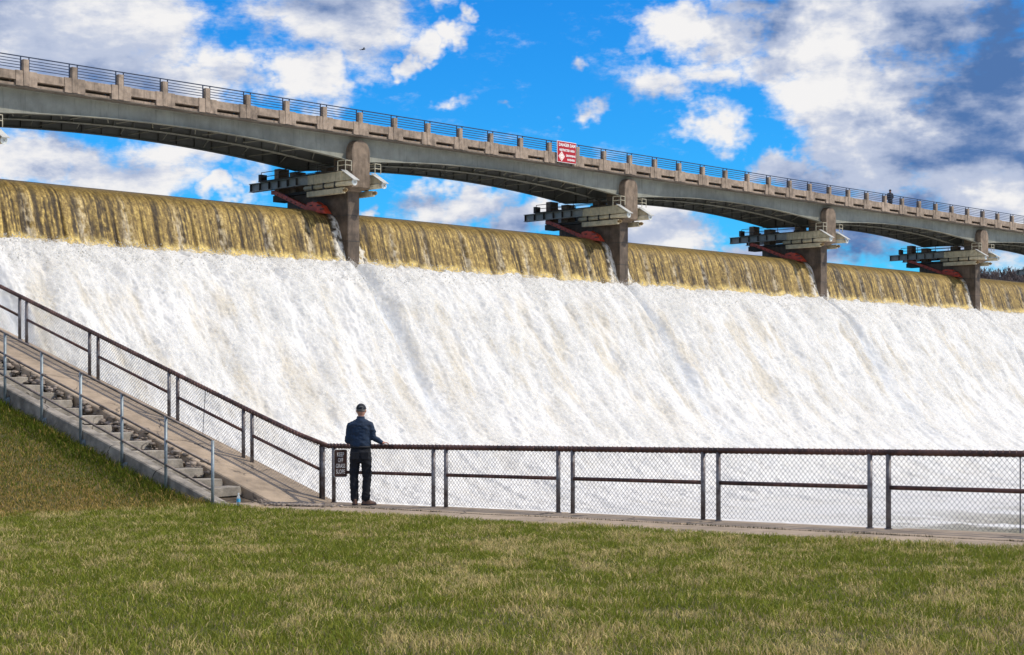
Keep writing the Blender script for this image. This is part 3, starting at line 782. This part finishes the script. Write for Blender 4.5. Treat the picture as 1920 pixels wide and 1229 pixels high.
b = MB(); b.prism([(50.0, -.4), (50.45, -.012), (50.3, .035), (49.4, st_z(49.4) + .055), (28, st_z(28) + .06 + .2), (28, -.4)], 's', -24.15, -22.79); slabp = part('side_slab', b, 'slab_concrete', stair, bevel=.02)
b = MB(); b.prism([(50.52, -.3), (50.52, .02), (50.1, .03), (49.2, .03), (49.2, -.3)], 's', -25.018, -24.16); part('landing', b, 'slab_concrete', stair)
# broken concrete along the flight and at its foot
vv, ff = [], []
def chunk(p, r):
    o_ = len(vv); n = 7
    for (zz, rr) in ((-.5, .7), (.1, 1.), (.55, .55)):
        for j in range(n):
            a = 2 * math.pi * j / n + .3 * zz; q = rr * rnd.uniform(.65, 1.25)
            vv.append((p.x + r * q * math.cos(a), p.y + r * q * math.sin(a), p.z + r * zz * rnd.uniform(.35, .9)))
    for k in range(2):
        for j in range(n):
            a_, b_ = o_ + k * n + j, o_ + k * n + (j + 1) % n; ff.append((a_, b_, b_ + n)); ff.append((a_, b_ + n, a_ + n))
    for j in range(1, n - 1): ff.append((o_ + 2 * n, o_ + 2 * n + j, o_ + 2 * n + j + 1))
for k in range(760):
    t = rnd.uniform(37, 48.4); dens = vn(np.array([t * .9]), np.array([1.5]), 15)[0]
    if rnd.random() > .25 + dens: continue
    s = -24.2 + rnd.gauss(0, .11); chunk(W(s, t, st_z(t) + .06 + rnd.gauss(-.05, .05) - .18 * ss(np.array([-24.14 - s]), 0, .3)[0]), rnd.choice((.03, .04, .05, .09, .12)) * rnd.uniform(.6, 1.1))
for k in range(420):
    t = rnd.gauss(50.85, .38); s = -24.1 + rnd.gauss(0, .13) + .12 * (t - 50.8); chunk(W(s, t, max(.03, st_z(t) + .02)), rnd.uniform(.012, .05))
tag(link('rubble', np_mesh('rubble', np.array(vv), np.array(ff)), 'rubble_stone'), 'crumbled concrete rubble along the broken stair edge', kind='stuff')

# ------------------------------------------------------------------ stair handrail
hr = thing('stair_handrail', -25.3, 45, 0, 'grey pipe handrail with three rails bolted to the stair wall', 'handrail')
tps = [50.1 - 1.405 * i for i in range(15)]
def hz(t): return 1.155 + .2915 * (50.1 - t)
for t in tps:
    b = MB(); zb = gz(-25.6, t) - .12; b.stt([(SH - .035, t, zb), (SH - .035, t, hz(t))], .029, 8); p = part('post', b, 'handrail_post', hr, True)
    if t < 50:
        b = MB(); zm = .285 * (50.25 - t) - .28; b.box(SH - .012, SH + .005, t + .02, t + .12, zm - .1, zm + .14); b.box(SH - .05, SH - .013, t + .05, t + .07, zm - .08, zm + .12); part('bracket', b, 'handrail_post', p, root=hr)
for dz in (0, -.43, -.865):
    b = MB(); b.stt([(SH - .035, 50.1, hz(50.1) + dz), (SH - .035, tps[-1] - .3, hz(tps[-1] - .3) + dz)], .023, 8); part('rail', b, 'handrail_pipe', hr, True)

# ------------------------------------------------------------------ chain link fences
def fence(name, label, pairs, tops, zb, zt, t_lo, t_hi):
    o = thing(name, SF, (t_lo + t_hi) / 2, 0, label, 'fence')
    for t in [q for pr in pairs for q in pr]:
        b = MB(); b.stt([(SF, t, zb(t) - .05), (SF, t, zt(t) - .02)], .036, 10); p = part('post', b, 'post_galvanised', o, True)
        b = MB(); b.stt([(SF, t, zb(t) - .06), (SF, t, zb(t) + .008)], .055, 10); part('base_flange', b, 'post_galvanised', p, root=o)
    b = MB(); b.stt([(SF, t, zt(t)) for t in tops], .042, 12); part('top_rail', b, 'rust_pipe', o, True)
    for (a, c) in zip(pairs[:-1], pairs[1:]):
        t0, t1 = a[-1] + .03, c[0] - .03; f = .54
        b = MB(); b.stt([(SF, t0, zb(t0) + f * (zt(t0) - zb(t0))), (SF, t1, zb(t1) + f * (zt(t1) - zb(t1)))], .030, 10); part('middle_rail', b, 'rust_pipe', o, True)
    # tie wire wound round the top rail
    pts = []; t = tops[0]
    while t < tops[-1]:
        pts.append((SF + .047 * math.cos(t * 68), t, zt(t) + .047 * math.sin(t * 68))); t += .0115
    b = MB(); b.stt(pts, .006, 3, cap=False); tag(part('tie_wire', b, 'rust_pipe', o), kind='stuff')
    # mesh: two families of wires, woven over each other
    c0 = SF + .048; st = .075; v, f = [], []
    edges = [q for pr in pairs for q in (pr[0], pr[-1])]
    lo, hi = t_lo, t_hi; H = .93
    for fam in (1, -1):
        c = lo - 1.2
        while c < hi + 1.2:
            ta, tb = (c, c + H) if fam > 0 else (c - H, c)
            ta, tb = max(ta, lo), min(tb, hi)
            if tb > ta + .02:
                k = 5; ts = np.linspace(ta, tb, k); zz = (ts - c) * fam if fam > 0 else (c - ts)
                jit = .004 * (vn(ts * 2, zz * 3, 4) - .5)
                i0 = len(v)
                for q, (tt, z_) in enumerate(zip(ts, zz)):
                    z = zb(tt) + .03 + z_ * (zt(tt) - zb(tt) - .04) / H; off = (.0025 if (q + (fam > 0)) % 2 else -.0025); r = .0027
                    for a_, b_ in ((-r, -r * .6), (r, -r * .6), (0, r)):
                        v.append((c0 + off + a_ + jit[q], -tt, z + b_ * 1.3))
                for q in range(k - 1):
                    for j in range(3): a_, b_ = i0 + q * 3 + j, i0 + q * 3 + (j + 1) % 3; f.append((a_, b_, b_ + 3, a_ + 3))
            c += st
    bs = o['base']; me = np_mesh('chain_link_mesh', np.array(v) - np.array(bs), np.array(f)); tag(link('chain_link_mesh', me, 'wire', o), kind='stuff')
    return o
lev_pairs = [(50.26, 50.56), (53.19, 53.50), (56.08, 56.39), (58.97, 59.25), (61.81, 62.10), (64.70, 65.0), (67.6, 67.9), (70.5, 70.8)]
fl = fence('chain_link_fence', 'rusty chain link fence with double posts along the level walkway', lev_pairs, [50.40, 53, 56, 59, 62, 65, 68, 71.2], lambda t: walk_z(t), lambda t: walk_z(t) + 1.02 + .004 * max(0, t - 56) * .3, 50.42, 71)
st_pairs = [(28.0, 28.3), (30.9, 31.2), (33.8, 34.1), (36.7, 37.0), (39.57, 39.87), (42.46, 42.79), (45.40, 45.70), (47.87, 48.14), (50.262, 50.262)]
def fzb(t): return max(0.0, .300 * (50.30 - t))
fs = fence('chain_link_fence', 'rusty chain link fence climbing beside the concrete stairs', st_pairs[:-1] + [(50.2, 50.2)], [27.9, 30, 33, 36, 39, 42, 45, 48, 49.5, 50.399], lambda t: fzb(t), lambda t: fzb(t) + (.98 if t < 49 else .98 + .04 * (t - 49) / 1.4), 28, 50.41)
for ch in list(fs.children):                       # the corner post belongs to the level run
    pass
b = MB(); tt = t_at(1908, SF); b.stt([(SF + .07, tt, walk_z(tt) + .02), (SF + .07, tt, walk_z(tt) + .99)], .008, 6); part('tension_bar', b, 'wire', fl)
t1 = t_at(389, SF)
cab = solid('hanging_cable', MB().stt([(SF - .05, t1, fzb(t1) + .98), (SF - .052, t1 - .02, fzb(t1) + .7), (SF - .054, t1 - .06, fzb(t1) + .35), (SF - .054, t1 - .08, fzb(t1) + .05)], .007, 6), 'wire', SF, t1, fzb(t1))
tag(cab, 'thin black cable hanging down the stair fence', 'cable')

# keep-off sign
def grass_sign():
    tq = t_at(638.5, SF - .1); p = W(SF - .1, tq, 0)
    o = bpy.data.objects.new('notice_sign', None); COL.objects.link(o); o.location = (p.x, p.y, .72); o.rotation_euler = (0, 0, R(8))
    tag(o, 'small brown keep off grass slope sign wired to the fence post', 'sign')
    def plate(w, h, y0, y1, r, mat, nm):
        pts = []
        for cx, cz, a0 in ((w - r, h - r, 0), (-w + r, h - r, 90), (-w + r, -h + r, 180), (w - r, -h + r, 270)):
            for a in (0, 30, 60, 90): pts.append((cx + r * math.cos(R(a0 + a)), cz + r * math.sin(R(a0 + a))))
        m = MB(); m.prism(pts, 't', y0, y1); return link(nm, m.mesh(nm), mat, o)
    plate(.120, .25, -.004, 0, .03, 'sign_white', 'border'); plate(.112, .242, .0005, .003, .025, 'sign_brown', 'face')
    for k, (w_, wd_) in enumerate((('KEEP', .125), ('OFF', .09), ('GRASS', .165), ('SLOPE', .16))):
        me = text_mesh(w_, .105, wd_, .001); on_face(link('lettering', me, 'sign_white', o), .0, -.0035, .155 - k * .103)
grass_sign()

# ------------------------------------------------------------------ water bottle
def bottle():
    x, y = W(-25.10, 50.55, 0).xy
    o = bpy.data.objects.new('water_bottle', None); COL.objects.link(o); p = Vector((x, y, .035)); o.location = p
    tag(o, 'clear plastic water bottle with blue label on the landing', 'bottle')
    link('body', MB().rings([((0, 0, 0), .028, .028), ((0, 0, .01), .032, .032), ((0, 0, .12), .032, .032), ((0, 0, .15), .03, .03), ((0, 0, .185), .014, .014), ((0, 0, .2), .013, .013)], 14).mesh('body', smooth=True), 'bottle_clear', o)
    link('label', MB().rings([((0, 0, .065), .0335, .0335), ((0, 0, .12), .0335, .0335)], 14).mesh('label', smooth=False), 'bottle_label', o)
    link('cap', MB().rings([((0, 0, .2005), .015, .015), ((0, 0, .218), .015, .015)], 10).mesh('cap'), 'bottle_cap', o)
bottle()


# ------------------------------------------------------------------ people
def limb(mb, pts, n=12):
    """tapered limb through (x, y, z, r) points, rounded ends"""
    P = [Vector(p[:3]) for p in pts]; rr = [p[3] for p in pts]
    a = (P[1] - P[0]).normalized(); z = (P[-1] - P[-2]).normalized()
    P = [P[0] - a * rr[0] * .75] + P + [P[-1] + z * rr[-1] * .75]; rr = [rr[0] * .5] + rr + [rr[-1] * .5]
    o = len(mb.v); k = len(P)
    for i in range(k):
        ax = (P[min(i + 1, k - 1)] - P[max(i - 1, 0)]).normalized(); up = Vector((0, 1, 0)) if abs(ax.y) < .9 else Vector((0, 0, 1))
        x = ax.cross(up).normalized(); y = x.cross(ax)
        for j in range(n): th = 2 * math.pi * j / n; mb.v.append(tuple(P[i] + x * (rr[i] * math.cos(th)) + y * (rr[i] * math.sin(th))))
    for i in range(k - 1):
        for j in range(n): a_, b_ = o + i * n + j, o + i * n + (j + 1) % n; mb.f.append((a_, a_ + n, b_ + n, b_))
    mb.f.append(tuple(o + j for j in range(n))); mb.f.append(tuple(o + (k - 1) * n + n - 1 - j for j in range(n)))
def fuse(mb, name, vox, smooth=6, wrinkle=0., wscale=.12):
    me = mb.mesh('tmp'); o = bpy.data.objects.new('tmp', me); COL.objects.link(o)
    m = o.modifiers.new('r', 'REMESH'); m.mode = 'VOXEL'; m.voxel_size = vox
    m = o.modifiers.new('s', 'SMOOTH'); m.iterations = smooth; m.factor = .5
    bpy.context.view_layer.update(); res = bpy.data.meshes.new_from_object(o.evaluated_get(bpy.context.evaluated_depsgraph_get()))
    bpy.data.objects.remove(o); res.name = name
    if wrinkle:
        co = np.zeros(len(res.vertices) * 3); res.vertices.foreach_get('co', co); co = co.reshape(-1, 3)
        no = np.zeros_like(co).ravel(); res.vertices.foreach_get('normal', no); no = no.reshape(-1, 3)
        w = fbm(co[:, 0] / wscale + co[:, 1] * 5 + 1.7 * co[:, 2] / wscale, co[:, 2] / wscale * 1.2 - co[:, 0] * 4, 3, 8) - .5
        co += no * (w * wrinkle)[:, None]; res.vertices.foreach_set('co', co.ravel()); res.update()
    res.shade_smooth(); return res
def ball(mb, c, rx, ry, rz, n=14, zlo=-1, zhi=1):
    zs = np.linspace(zlo, zhi, 11); mb.rings([((c[0], c[1], c[2] + rz * z), rx * math.sqrt(max(.004, 1 - z * z)), ry * math.sqrt(max(.004, 1 - z * z))) for z in zs], n)


def man_at_fence():
    loc = Vector(((679.5 - 960) / 3200 * 29.98, 29.98, walk_z(51.4) + .005))
    o = bpy.data.objects.new('person', None); COL.objects.link(o); o.location = loc
    tag(o, 'man in blue shirt, dark jeans and black cap leaning on the fence', 'person')
    tr = t_at(721, SF); hand = W(SF - .02, tr, walk_z(tr) + 1.075) - loc
    tl = t_at(669, SF); lh = W(SF - .03, tl, walk_z(tl) + 1.075) - loc
    shl, elb_l = Vector((-.205, .0, 1.415)), Vector((-.262, .02, 1.13)); shr, elb_r = Vector((.135, .0, 1.425)), Vector((.195, .0, 1.175))
    hd = Vector((-.025, .03, 0))
    def fingers(mb, root, dirn, side):
        dn = dirn.normalized(); sv = Vector((-dn.y, dn.x, 0)).normalized() * side
        for k, (ln, off) in enumerate(((.062, -.030), (.072, -.010), (.068, .010), (.054, .029))):
            p0 = root + sv * off + dn * .035; p1 = p0 + dn * ln * .55 + Vector((0, 0, .004)); p2 = p1 + dn * ln * .40 + Vector((0, 0, -.026))
            limb(mb, [(*p0, .0098), (*p1, .009), (*p2, .0078)], 8)
        p0 = root - sv * .03 - dn * .01; p1 = p0 - sv * .03 + dn * .025 - Vector((0, 0, .006)); limb(mb, [(*p0, .012), (*p1, .0105), (*(p1 + dn * .03), .009)], 8)
    # body: one continuous mesh under the clothes
    b = MB()
    b.rings([((-.03, .01, .86), .155, .105), ((-.03, .01, 1.0), .15, .1), ((-.03, .0, 1.2), .165, .105), ((-.03, .0, 1.36), .165, .09), ((-.03, .0, 1.44), .09, .06), ((-.03, .01, 1.49), .06, .06)], 16)
    limb(b, [(-.03, .005, 1.44, .058), (-.027, .02, 1.56, .055)])
    ball(b, (hd.x, hd.y + .005, 1.655), .076, .096, .118, 18)
    limb(b, [(hd.x + .01, hd.y + .085, 1.59, .035), (hd.x + .012, hd.y + .09, 1.57, .03)])          # jaw
    limb(b, [(hd.x + .015, hd.y + .105, 1.66, .012), (hd.x + .016, hd.y + .118, 1.635, .016)], 8)   # nose
    for sg in (-1, 1): limb(b, [(hd.x + sg * .078, hd.y - .002, 1.675, .012), (hd.x + sg * .082, hd.y - .004, 1.65, .015), (hd.x + sg * .078, hd.y + .002, 1.625, .010)], 8)
    for sh, el, ha, sg in ((shl, elb_l, lh, -1), (shr, elb_r, hand, 1)):
        wr = el + (ha - el) * .80
        limb(b, [(*sh, .036), (*el, .034), (*wr, .027), (*(wr + (ha - wr) * .55), .03)])
        fw = (ha - el).normalized(); palm = ha - fw * .03; fw2 = Vector((fw.x, fw.y, 0)).normalized()
        limb(b, [(*(palm - fw2 * .03), .030), (*(palm + fw2 * .02), .030)], 10); fingers(b, palm + fw2 * .01, fw2, sg)
    for hx, kx, ax, ay in ((-.125, -.145, -.125, 0.), (.065, .07, .07, .0)): limb(b, [(hx, .01, .9, .08), (kx, .02, .5, .055), (ax, ay, .1, .04), (ax, ay + .02, .05, .04)])
    link('body', fuse(b, 'body', .008, 3), 'skin', o)
    # shirt
    b = MB()
    b.rings([((-.035, .01, .995), .178, .128), ((-.035, .01, 1.05), .186, .134), ((-.035, .005, 1.16), .186, .130), ((-.034, .0, 1.28), .197, .130), ((-.033, .0, 1.36), .205, .122), ((-.032, .0, 1.42), .19, .108), ((-.031, .0, 1.465), .135, .088), ((-.031, .0, 1.495), .085, .074), ((-.03, .005, 1.525), .068, .068), ((-.03, .01, 1.545), .066, .066)], 20)
    for sh, el, ha in ((shl, elb_l, lh), (shr, elb_r, hand)):
        wr = el + (ha - el) * .84; limb(b, [(*(sh + Vector((-.09 if sh.x > 0 else .09, 0, .035))), .05), (*(sh + Vector((0, 0, -.02))), .068), (*(sh * .5 + el * .5), .066), (*el, .060), (*(el * .4 + wr * .6), .052), (*wr, .042)])
    sh = link('shirt', fuse(b, 'shirt', .011, 8, .028, .10), 'shirt_blue', o)
    b = MB(); b.rings([((-.03, .008, 1.515), .073, .073), ((-.029, .012, 1.555), .068, .068)], 16); link('collar', b.mesh('collar', smooth=True), 'shirt_blue', sh)
    b = MB(); b.box(-.23, .16, .1175, .122, 1.385, 1.392); b2 = b; link('yoke_seam', b2.mesh('yoke_seam'), 'denim', sh)
    # jeans
    b = MB()
    b.rings([((-.035, .01, 1.035), .168, .118), ((-.035, .01, .97), .178, .128), ((-.033, .0, .88), .192, .140), ((-.032, .0, .80), .19, .135), ((-.032, .0, .74), .17, .11)], 20)
    limb(b, [(-.132, .0, .82, .097), (-.142, .01, .62, .09), (-.15, .015, .48, .080), (-.142, .0, .27, .076), (-.135, .0, .1, .079)])
    limb(b, [(.066, .0, .82, .097), (.072, .01, .62, .09), (.082, .02, .48, .080), (.068, .005, .27, .076), (.052, .0, .1, .079)])
    jn = link('jeans', fuse(b, 'jeans', .011, 4, .026, .10), 'denim', o)
    b = MB(); b.rings([((-.035, .01, 1.0), .186, .136), ((-.035, .01, 1.035), .184, .134)], 22); link('belt', b.mesh('belt', smooth=True), 'cap_black', jn)
    for x in (-.12, .055):
        b = MB(); b.quadbox([(x - .06, -.150, .80), (x + .06, -.150, .80), (x + .06, -.12, .80), (x - .06, -.12, .80), (x - .065, -.143, .93), (x + .065, -.143, .93), (x + .065, -.12, .93), (x - .065, -.12, .93)]); link('pocket', b.mesh('pocket', bevel=.004), 'denim', jn)
    # shoes
    for x, ang in ((-.13, 6), (.07, -58)):
        b = MB(); b.rings([((0, .05, .0), .048, .145), ((0, .05, .022), .05, .148), ((0, .045, .045), .046, .138), ((0, .01, .075), .042, .09), ((0, -.02, .105), .04, .06)], 18)
        c = link('shoe', b.mesh('shoe', smooth=True), 'shoe_brown', o); c.location = (x, 0, -.002); c.rotation_euler = (0, 0, R(ang))
        b = MB(); b.rings([((0, .05, -.003), .051, .15), ((0, .05, .016), .052, .151)], 18); link('sole', b.mesh('sole'), 'cap_black', c)
    # hair and cap
    b = MB(); ball(b, (hd.x, hd.y - .006, 1.668), .080, .100, .112, 18, -.30, .8); link('hair', fuse(b, 'hair', .008, 2, .008, .02), 'hair_grey', o)
    b = MB(); ball(b, (hd.x, hd.y + .0, 1.682), .090, .110, .100, 20, .0, 1.0); cp = link('cap', b.mesh('cap', smooth=True), 'cap_black', o)
    b = MB(); b.quadbox([(hd.x - .075, hd.y + .08, 1.69), (hd.x + .085, hd.y + .08, 1.69), (hd.x + .07, hd.y + .18, 1.672), (hd.x - .05, hd.y + .18, 1.672), (hd.x - .075, hd.y + .08, 1.70), (hd.x + .085, hd.y + .08, 1.70), (hd.x + .07, hd.y + .18, 1.68), (hd.x - .05, hd.y + .18, 1.68)]); link('brim', b.mesh('brim', bevel=.003), 'cap_black', cp)
    b = MB(); pts = [(hd.x - .022 + .05 * math.cos(a) * .8 + .03, hd.y - .108 - .004 * math.sin(a), 1.695 + .035 * math.sin(a)) for a in np.linspace(.5, 2.7, 9)]; b.tube(pts, .004, 5); b.tube([(hd.x + .025, hd.y - .106, 1.693), (hd.x + .05, hd.y - .098, 1.70)], .005, 5); link('emblem', b.mesh('emblem'), 'logo_white', cp)

man_at_fence()


def walker():
    s = s_at(1669, -1.1); o = thing('person', s, -1.1, 17.28, 'distant person in dark coat and cap standing behind the bridge railing', 'person')
    o.rotation_euler = (0, 0, R(20)); o.scale = (1.0, 1.0, 1.05)
    b = MB(); ball(b, (0, 0, 1.60), .085, .10, .125, 12); limb(b, [(0, 0, 1.42, .06), (0, 0, 1.52, .06)], 8)
    b.rings([((0, 0, .85), .17, .12), ((0, 0, 1.1), .16, .12), ((0, 0, 1.35), .2, .12), ((0, 0, 1.46), .1, .08)], 12)
    for sg in (-1, 1): limb(b, [(sg * .2, 0, 1.38, .065), (sg * .27, -.02, 1.12, .055), (sg * .16, .2, 1.0, .045)], 8); limb(b, [(sg * .1, 0, .86, .1), (sg * .1, .02, .48, .075), (sg * .1, 0, .06, .055), (sg * .1, .12, .04, .045)], 8)
    link('body', fuse(b, 'body', .025, 3), 'skin', o)
    b = MB(); b.rings([((0, 0, .68), .23, .17), ((0, 0, 1.1), .21, .155), ((0, 0, 1.35), .235, .15), ((0, 0, 1.47), .12, .1), ((0, 0, 1.53), .07, .07)], 14)
    for sg in (-1, 1): limb(b, [(sg * .2, 0, 1.38, .09), (sg * .27, -.02, 1.12, .08), (sg * .17, .18, 1.01, .065)], 8)
    link('coat', fuse(b, 'coat', .03, 3), 'dark_coat', o)
    b = MB()
    for sg in (-1, 1): limb(b, [(sg * .1, 0, .86, .12), (sg * .1, .02, .48, .09), (sg * .1, 0, .06, .075)], 8)
    link('trousers', fuse(b, 'trousers', .03, 2), 'denim', o)
    b = MB(); ball(b, (0, 0, 1.63), .105, .12, .115, 14, -.1, 1); link('hat', b.mesh('hat', smooth=True), 'cap_black', o)
walker()

# ------------------------------------------------------------------ bird
def bird():
    Y = 75.; o = bpy.data.objects.new('bird', None); COL.objects.link(o); o.location = ((681 - 960) / 3200 * Y, Y, ZC + (746 - 93) / 3200 * Y); o.rotation_euler = (0, R(-8), R(20))
    tag(o, 'small black bird gliding in the blue sky', 'bird')
    b = MB(); limb(b, [(-.09, 0, 0, .012), (-.03, 0, 0, .03), (.05, 0, .005, .026), (.09, 0, .012, .018)], 8); link('body', b.mesh('body', smooth=True), 'bird_black', o)
    for sg in (-1, 1):
        b = MB(); b.quadbox([(-.03, sg * .02, .0), (.05, sg * .02, .0), (.03, sg * .17, .05), (-.02, sg * .17, .05), (-.03, sg * .02, .008), (.05, sg * .02, .008), (.03, sg * .17, .055), (-.02, sg * .17, .055)])
        b.quadbox([(-.02, sg * .171, .05), (.03, sg * .171, .05), (-.03, sg * .31, .02), (-.05, sg * .3, .02), (-.02, sg * .171, .055), (.03, sg * .171, .055), (-.03, sg * .31, .024), (-.05, sg * .3, .024)]); link('wing', b.mesh('wing'), 'bird_black', o)
    b = MB(); b.quadbox([(-.09, -.01, 0), (-.09, .01, 0), (-.17, .03, 0), (-.17, -.03, 0), (-.09, -.01, .006), (-.09, .01, .006), (-.17, .03, .006), (-.17, -.03, .006)]); link('tail', b.mesh('tail'), 'bird_black', o)
bird()

# ------------------------------------------------------------------ bare trees on the far shore
def bare_tree(h, seed):
    r_ = random.Random(seed); tr, cr = MB(), MB()
    def grow(p, dirn, ln, r, lv):
        q = p + dirn * ln; m = p + dirn * ln * .5 + Vector((r_.gauss(0, .04), r_.gauss(0, .04), 0)) * ln
        (tr if lv == 0 else cr).tube([p, m, q], r, 5 if lv < 2 else 3, cap=False, r2=r * .6)
        if lv >= 4: return
        for k in range(r_.choice((3, 4)) if lv < 3 else 3):
            a = r_.uniform(0, 6.28); sp = r_.uniform(.35, .8); x = dirn.orthogonal().normalized(); y = dirn.cross(x)
            nd = (dirn + (x * math.cos(a) + y * math.sin(a)) * sp + Vector((0, 0, .18))).normalized()
            grow(p + dirn * ln * r_.uniform(.55, 1.0), nd, ln * r_.uniform(.55, .8), r * r_.uniform(.55, .75), lv + 1)
    grow(Vector((0, 0, 0)), Vector((r_.gauss(0, .04), r_.gauss(0, .04), 1)).normalized(), h * .36, h * .03, 0)
    return tr.mesh('trunk'), cr.mesh('crown')
protos = [bare_tree(8.0, 40 + k) for k in range(6)]
kinds = ['slender', 'spreading', 'forked', 'crooked', 'narrow', 'broad']
for k in range(120):
    Y = rnd.uniform(255, 340); px = rnd.uniform(1836, 2010); X = (px - 960) / 3200 * Y; s, t = ST(X, Y)
    if s < 188: continue
    tm, cm = protos[k % 6]; o = bpy.data.objects.new('bare_tree', None); COL.objects.link(o)
    zg = float(hill_z(np.array([s]), np.array([t]))[0]) - .1
    top = ZC + (746 - rnd.uniform(486, 516)) / 3200 * Y; o.location = (X, Y, zg); o.rotation_euler = (0, 0, rnd.uniform(0, 6.28)); q = max(.5, (top - zg) / 8.6); o.scale = (q, q, q)
    tag(o, 'leafless winter tree on the far shore behind the spillway', 'tree', 'bare trees on the far shore')
    link('trunk', tm, 'bark', o); link('crown', cm, 'bark', o)


# ------------------------------------------------------------------ grass: blades on the lawn and on the slope
def blades(name, X, Y, hgt, wid, straw, green_a, green_b, straw_c, lean=.6):
    n = len(X); s = (X - O.x) * D.x + (Y - O.y) * D.y; t = (X - O.x) * N.x + (Y - O.y) * N.y
    Z = gz_np(s, t) - .006
    a = rng.random(n) * 2 * np.pi; b = rng.random(n) * 2 * np.pi; ln = (.2 + lean * rng.random(n)) * hgt
    wx, wy = np.cos(a) * wid / 2, np.sin(a) * wid / 2; lx, ly = np.cos(b) * ln, np.sin(b) * ln
    v = np.zeros((n, 5, 3))
    v[:, 0] = np.stack([X - wx, Y - wy, Z], 1); v[:, 1] = np.stack([X + wx, Y + wy, Z], 1)
    m = np.stack([X + lx * .35, Y + ly * .35, Z + hgt * .62], 1)
    v[:, 2] = m + np.stack([wx, wy, 0 * wx], 1) * .8; v[:, 3] = m - np.stack([wx, wy, 0 * wx], 1) * .8
    v[:, 4] = np.stack([X + lx, Y + ly, Z + hgt * (.95 - .25 * rng.random(n))], 1)
    i = np.arange(n)[:, None] * 5
    f = np.concatenate([i + np.array([[0, 1, 2]]), i + np.array([[0, 2, 3]]), i + np.array([[3, 2, 4]])])
    g = rng.random((n, 1)); gc = np.array(green_a) * (1 - g) + np.array(green_b) * g
    isst = (rng.random(n) < straw)[:, None]
    c = np.where(isst, np.array(straw_c) * (.7 + .6 * rng.random((n, 1))), gc * (.75 + .5 * rng.random((n, 1))))
    o = link(name, np_mesh(name, v.reshape(-1, 3), f, False, np.repeat(c, 5, 0)), 'grass_blades'); return tag(o, kind='stuff')

def lawn():
    n = 620000; Y = np.sqrt(rng.random(n) * (33. ** 2 - 10.5 ** 2) + 10.5 ** 2)
    keep = rng.random(n) < np.clip(18 / Y, .5, 1); Y = Y[keep]
    X = (rng.random(len(Y)) * 2 - 1) * (.325 * Y + .8)
    s = (X - O.x) * D.x + (Y - O.y) * D.y; t = (X - O.x) * N.x + (Y - O.y) * N.y
    edge = -25.10 + .10 * (fbm(t * 1.5, 0 * t, 3, 6) - .5) + .03
    k = (s < edge) & (t > 49.8 + .35 * (vn(s * 1.2, t * 0, 2) - .5)); X, Y, s, t = X[k], Y[k], s[k], t[k]
    cl = fbm(X * 2.2, Y * 2.2, 3, 12); big = fbm(X * .5, Y * .35, 3, 13)
    straw = np.clip(.22 + .8 * (big - .47) + 2.0 * (fbm(X * 3.6, Y * 2.6, 3, 17) - .5), .06, .8)
    h = (.04 + .055 * rng.random(len(X)) ** 1.5) * (.45 + 1.2 * fbm(X * 1.4, Y * 1.4, 3, 18)); w = .0042 + .00022 * Y
    blades('grass', X, Y, h, w, straw, (.13, .18, .02), (.30, .305, .045), (.60, .48, .21), 1.1)
lawn()

def slope():
    n = 125000; s = -25.32 - rng.random(n) * 8.5; t = 36 + rng.random(n) * 14.1
    k = rng.random(n) < np.where(s > -31, 1, .6); s, t = s[k], t[k]
    wall = -25.3 - s; cl = fbm(s * 2, t * 2, 3, 14); near_ = np.exp(-(wall / .55) ** 2)
    straw = np.clip(.07 + .42 * ss(wall + 1.3 * (cl - .5), .5, 2.0) + .35 * ss(t, 48.2, 50), .04, .9)  # less straw near the wall: its cast shade put into blade colour
    h = (.04 + .05 * rng.random(len(s))) * (.7 + .6 * cl) * (1 + 1.5 * near_)
    X = O.x + D.x * s + N.x * t; Y = O.y + D.y * s + N.y * t
    blades('grass', X, Y, h, .0045 + .00026 * Y, straw, (.07, .115, .010), (.17, .18, .02), (.42, .29, .09), .95)
slope()
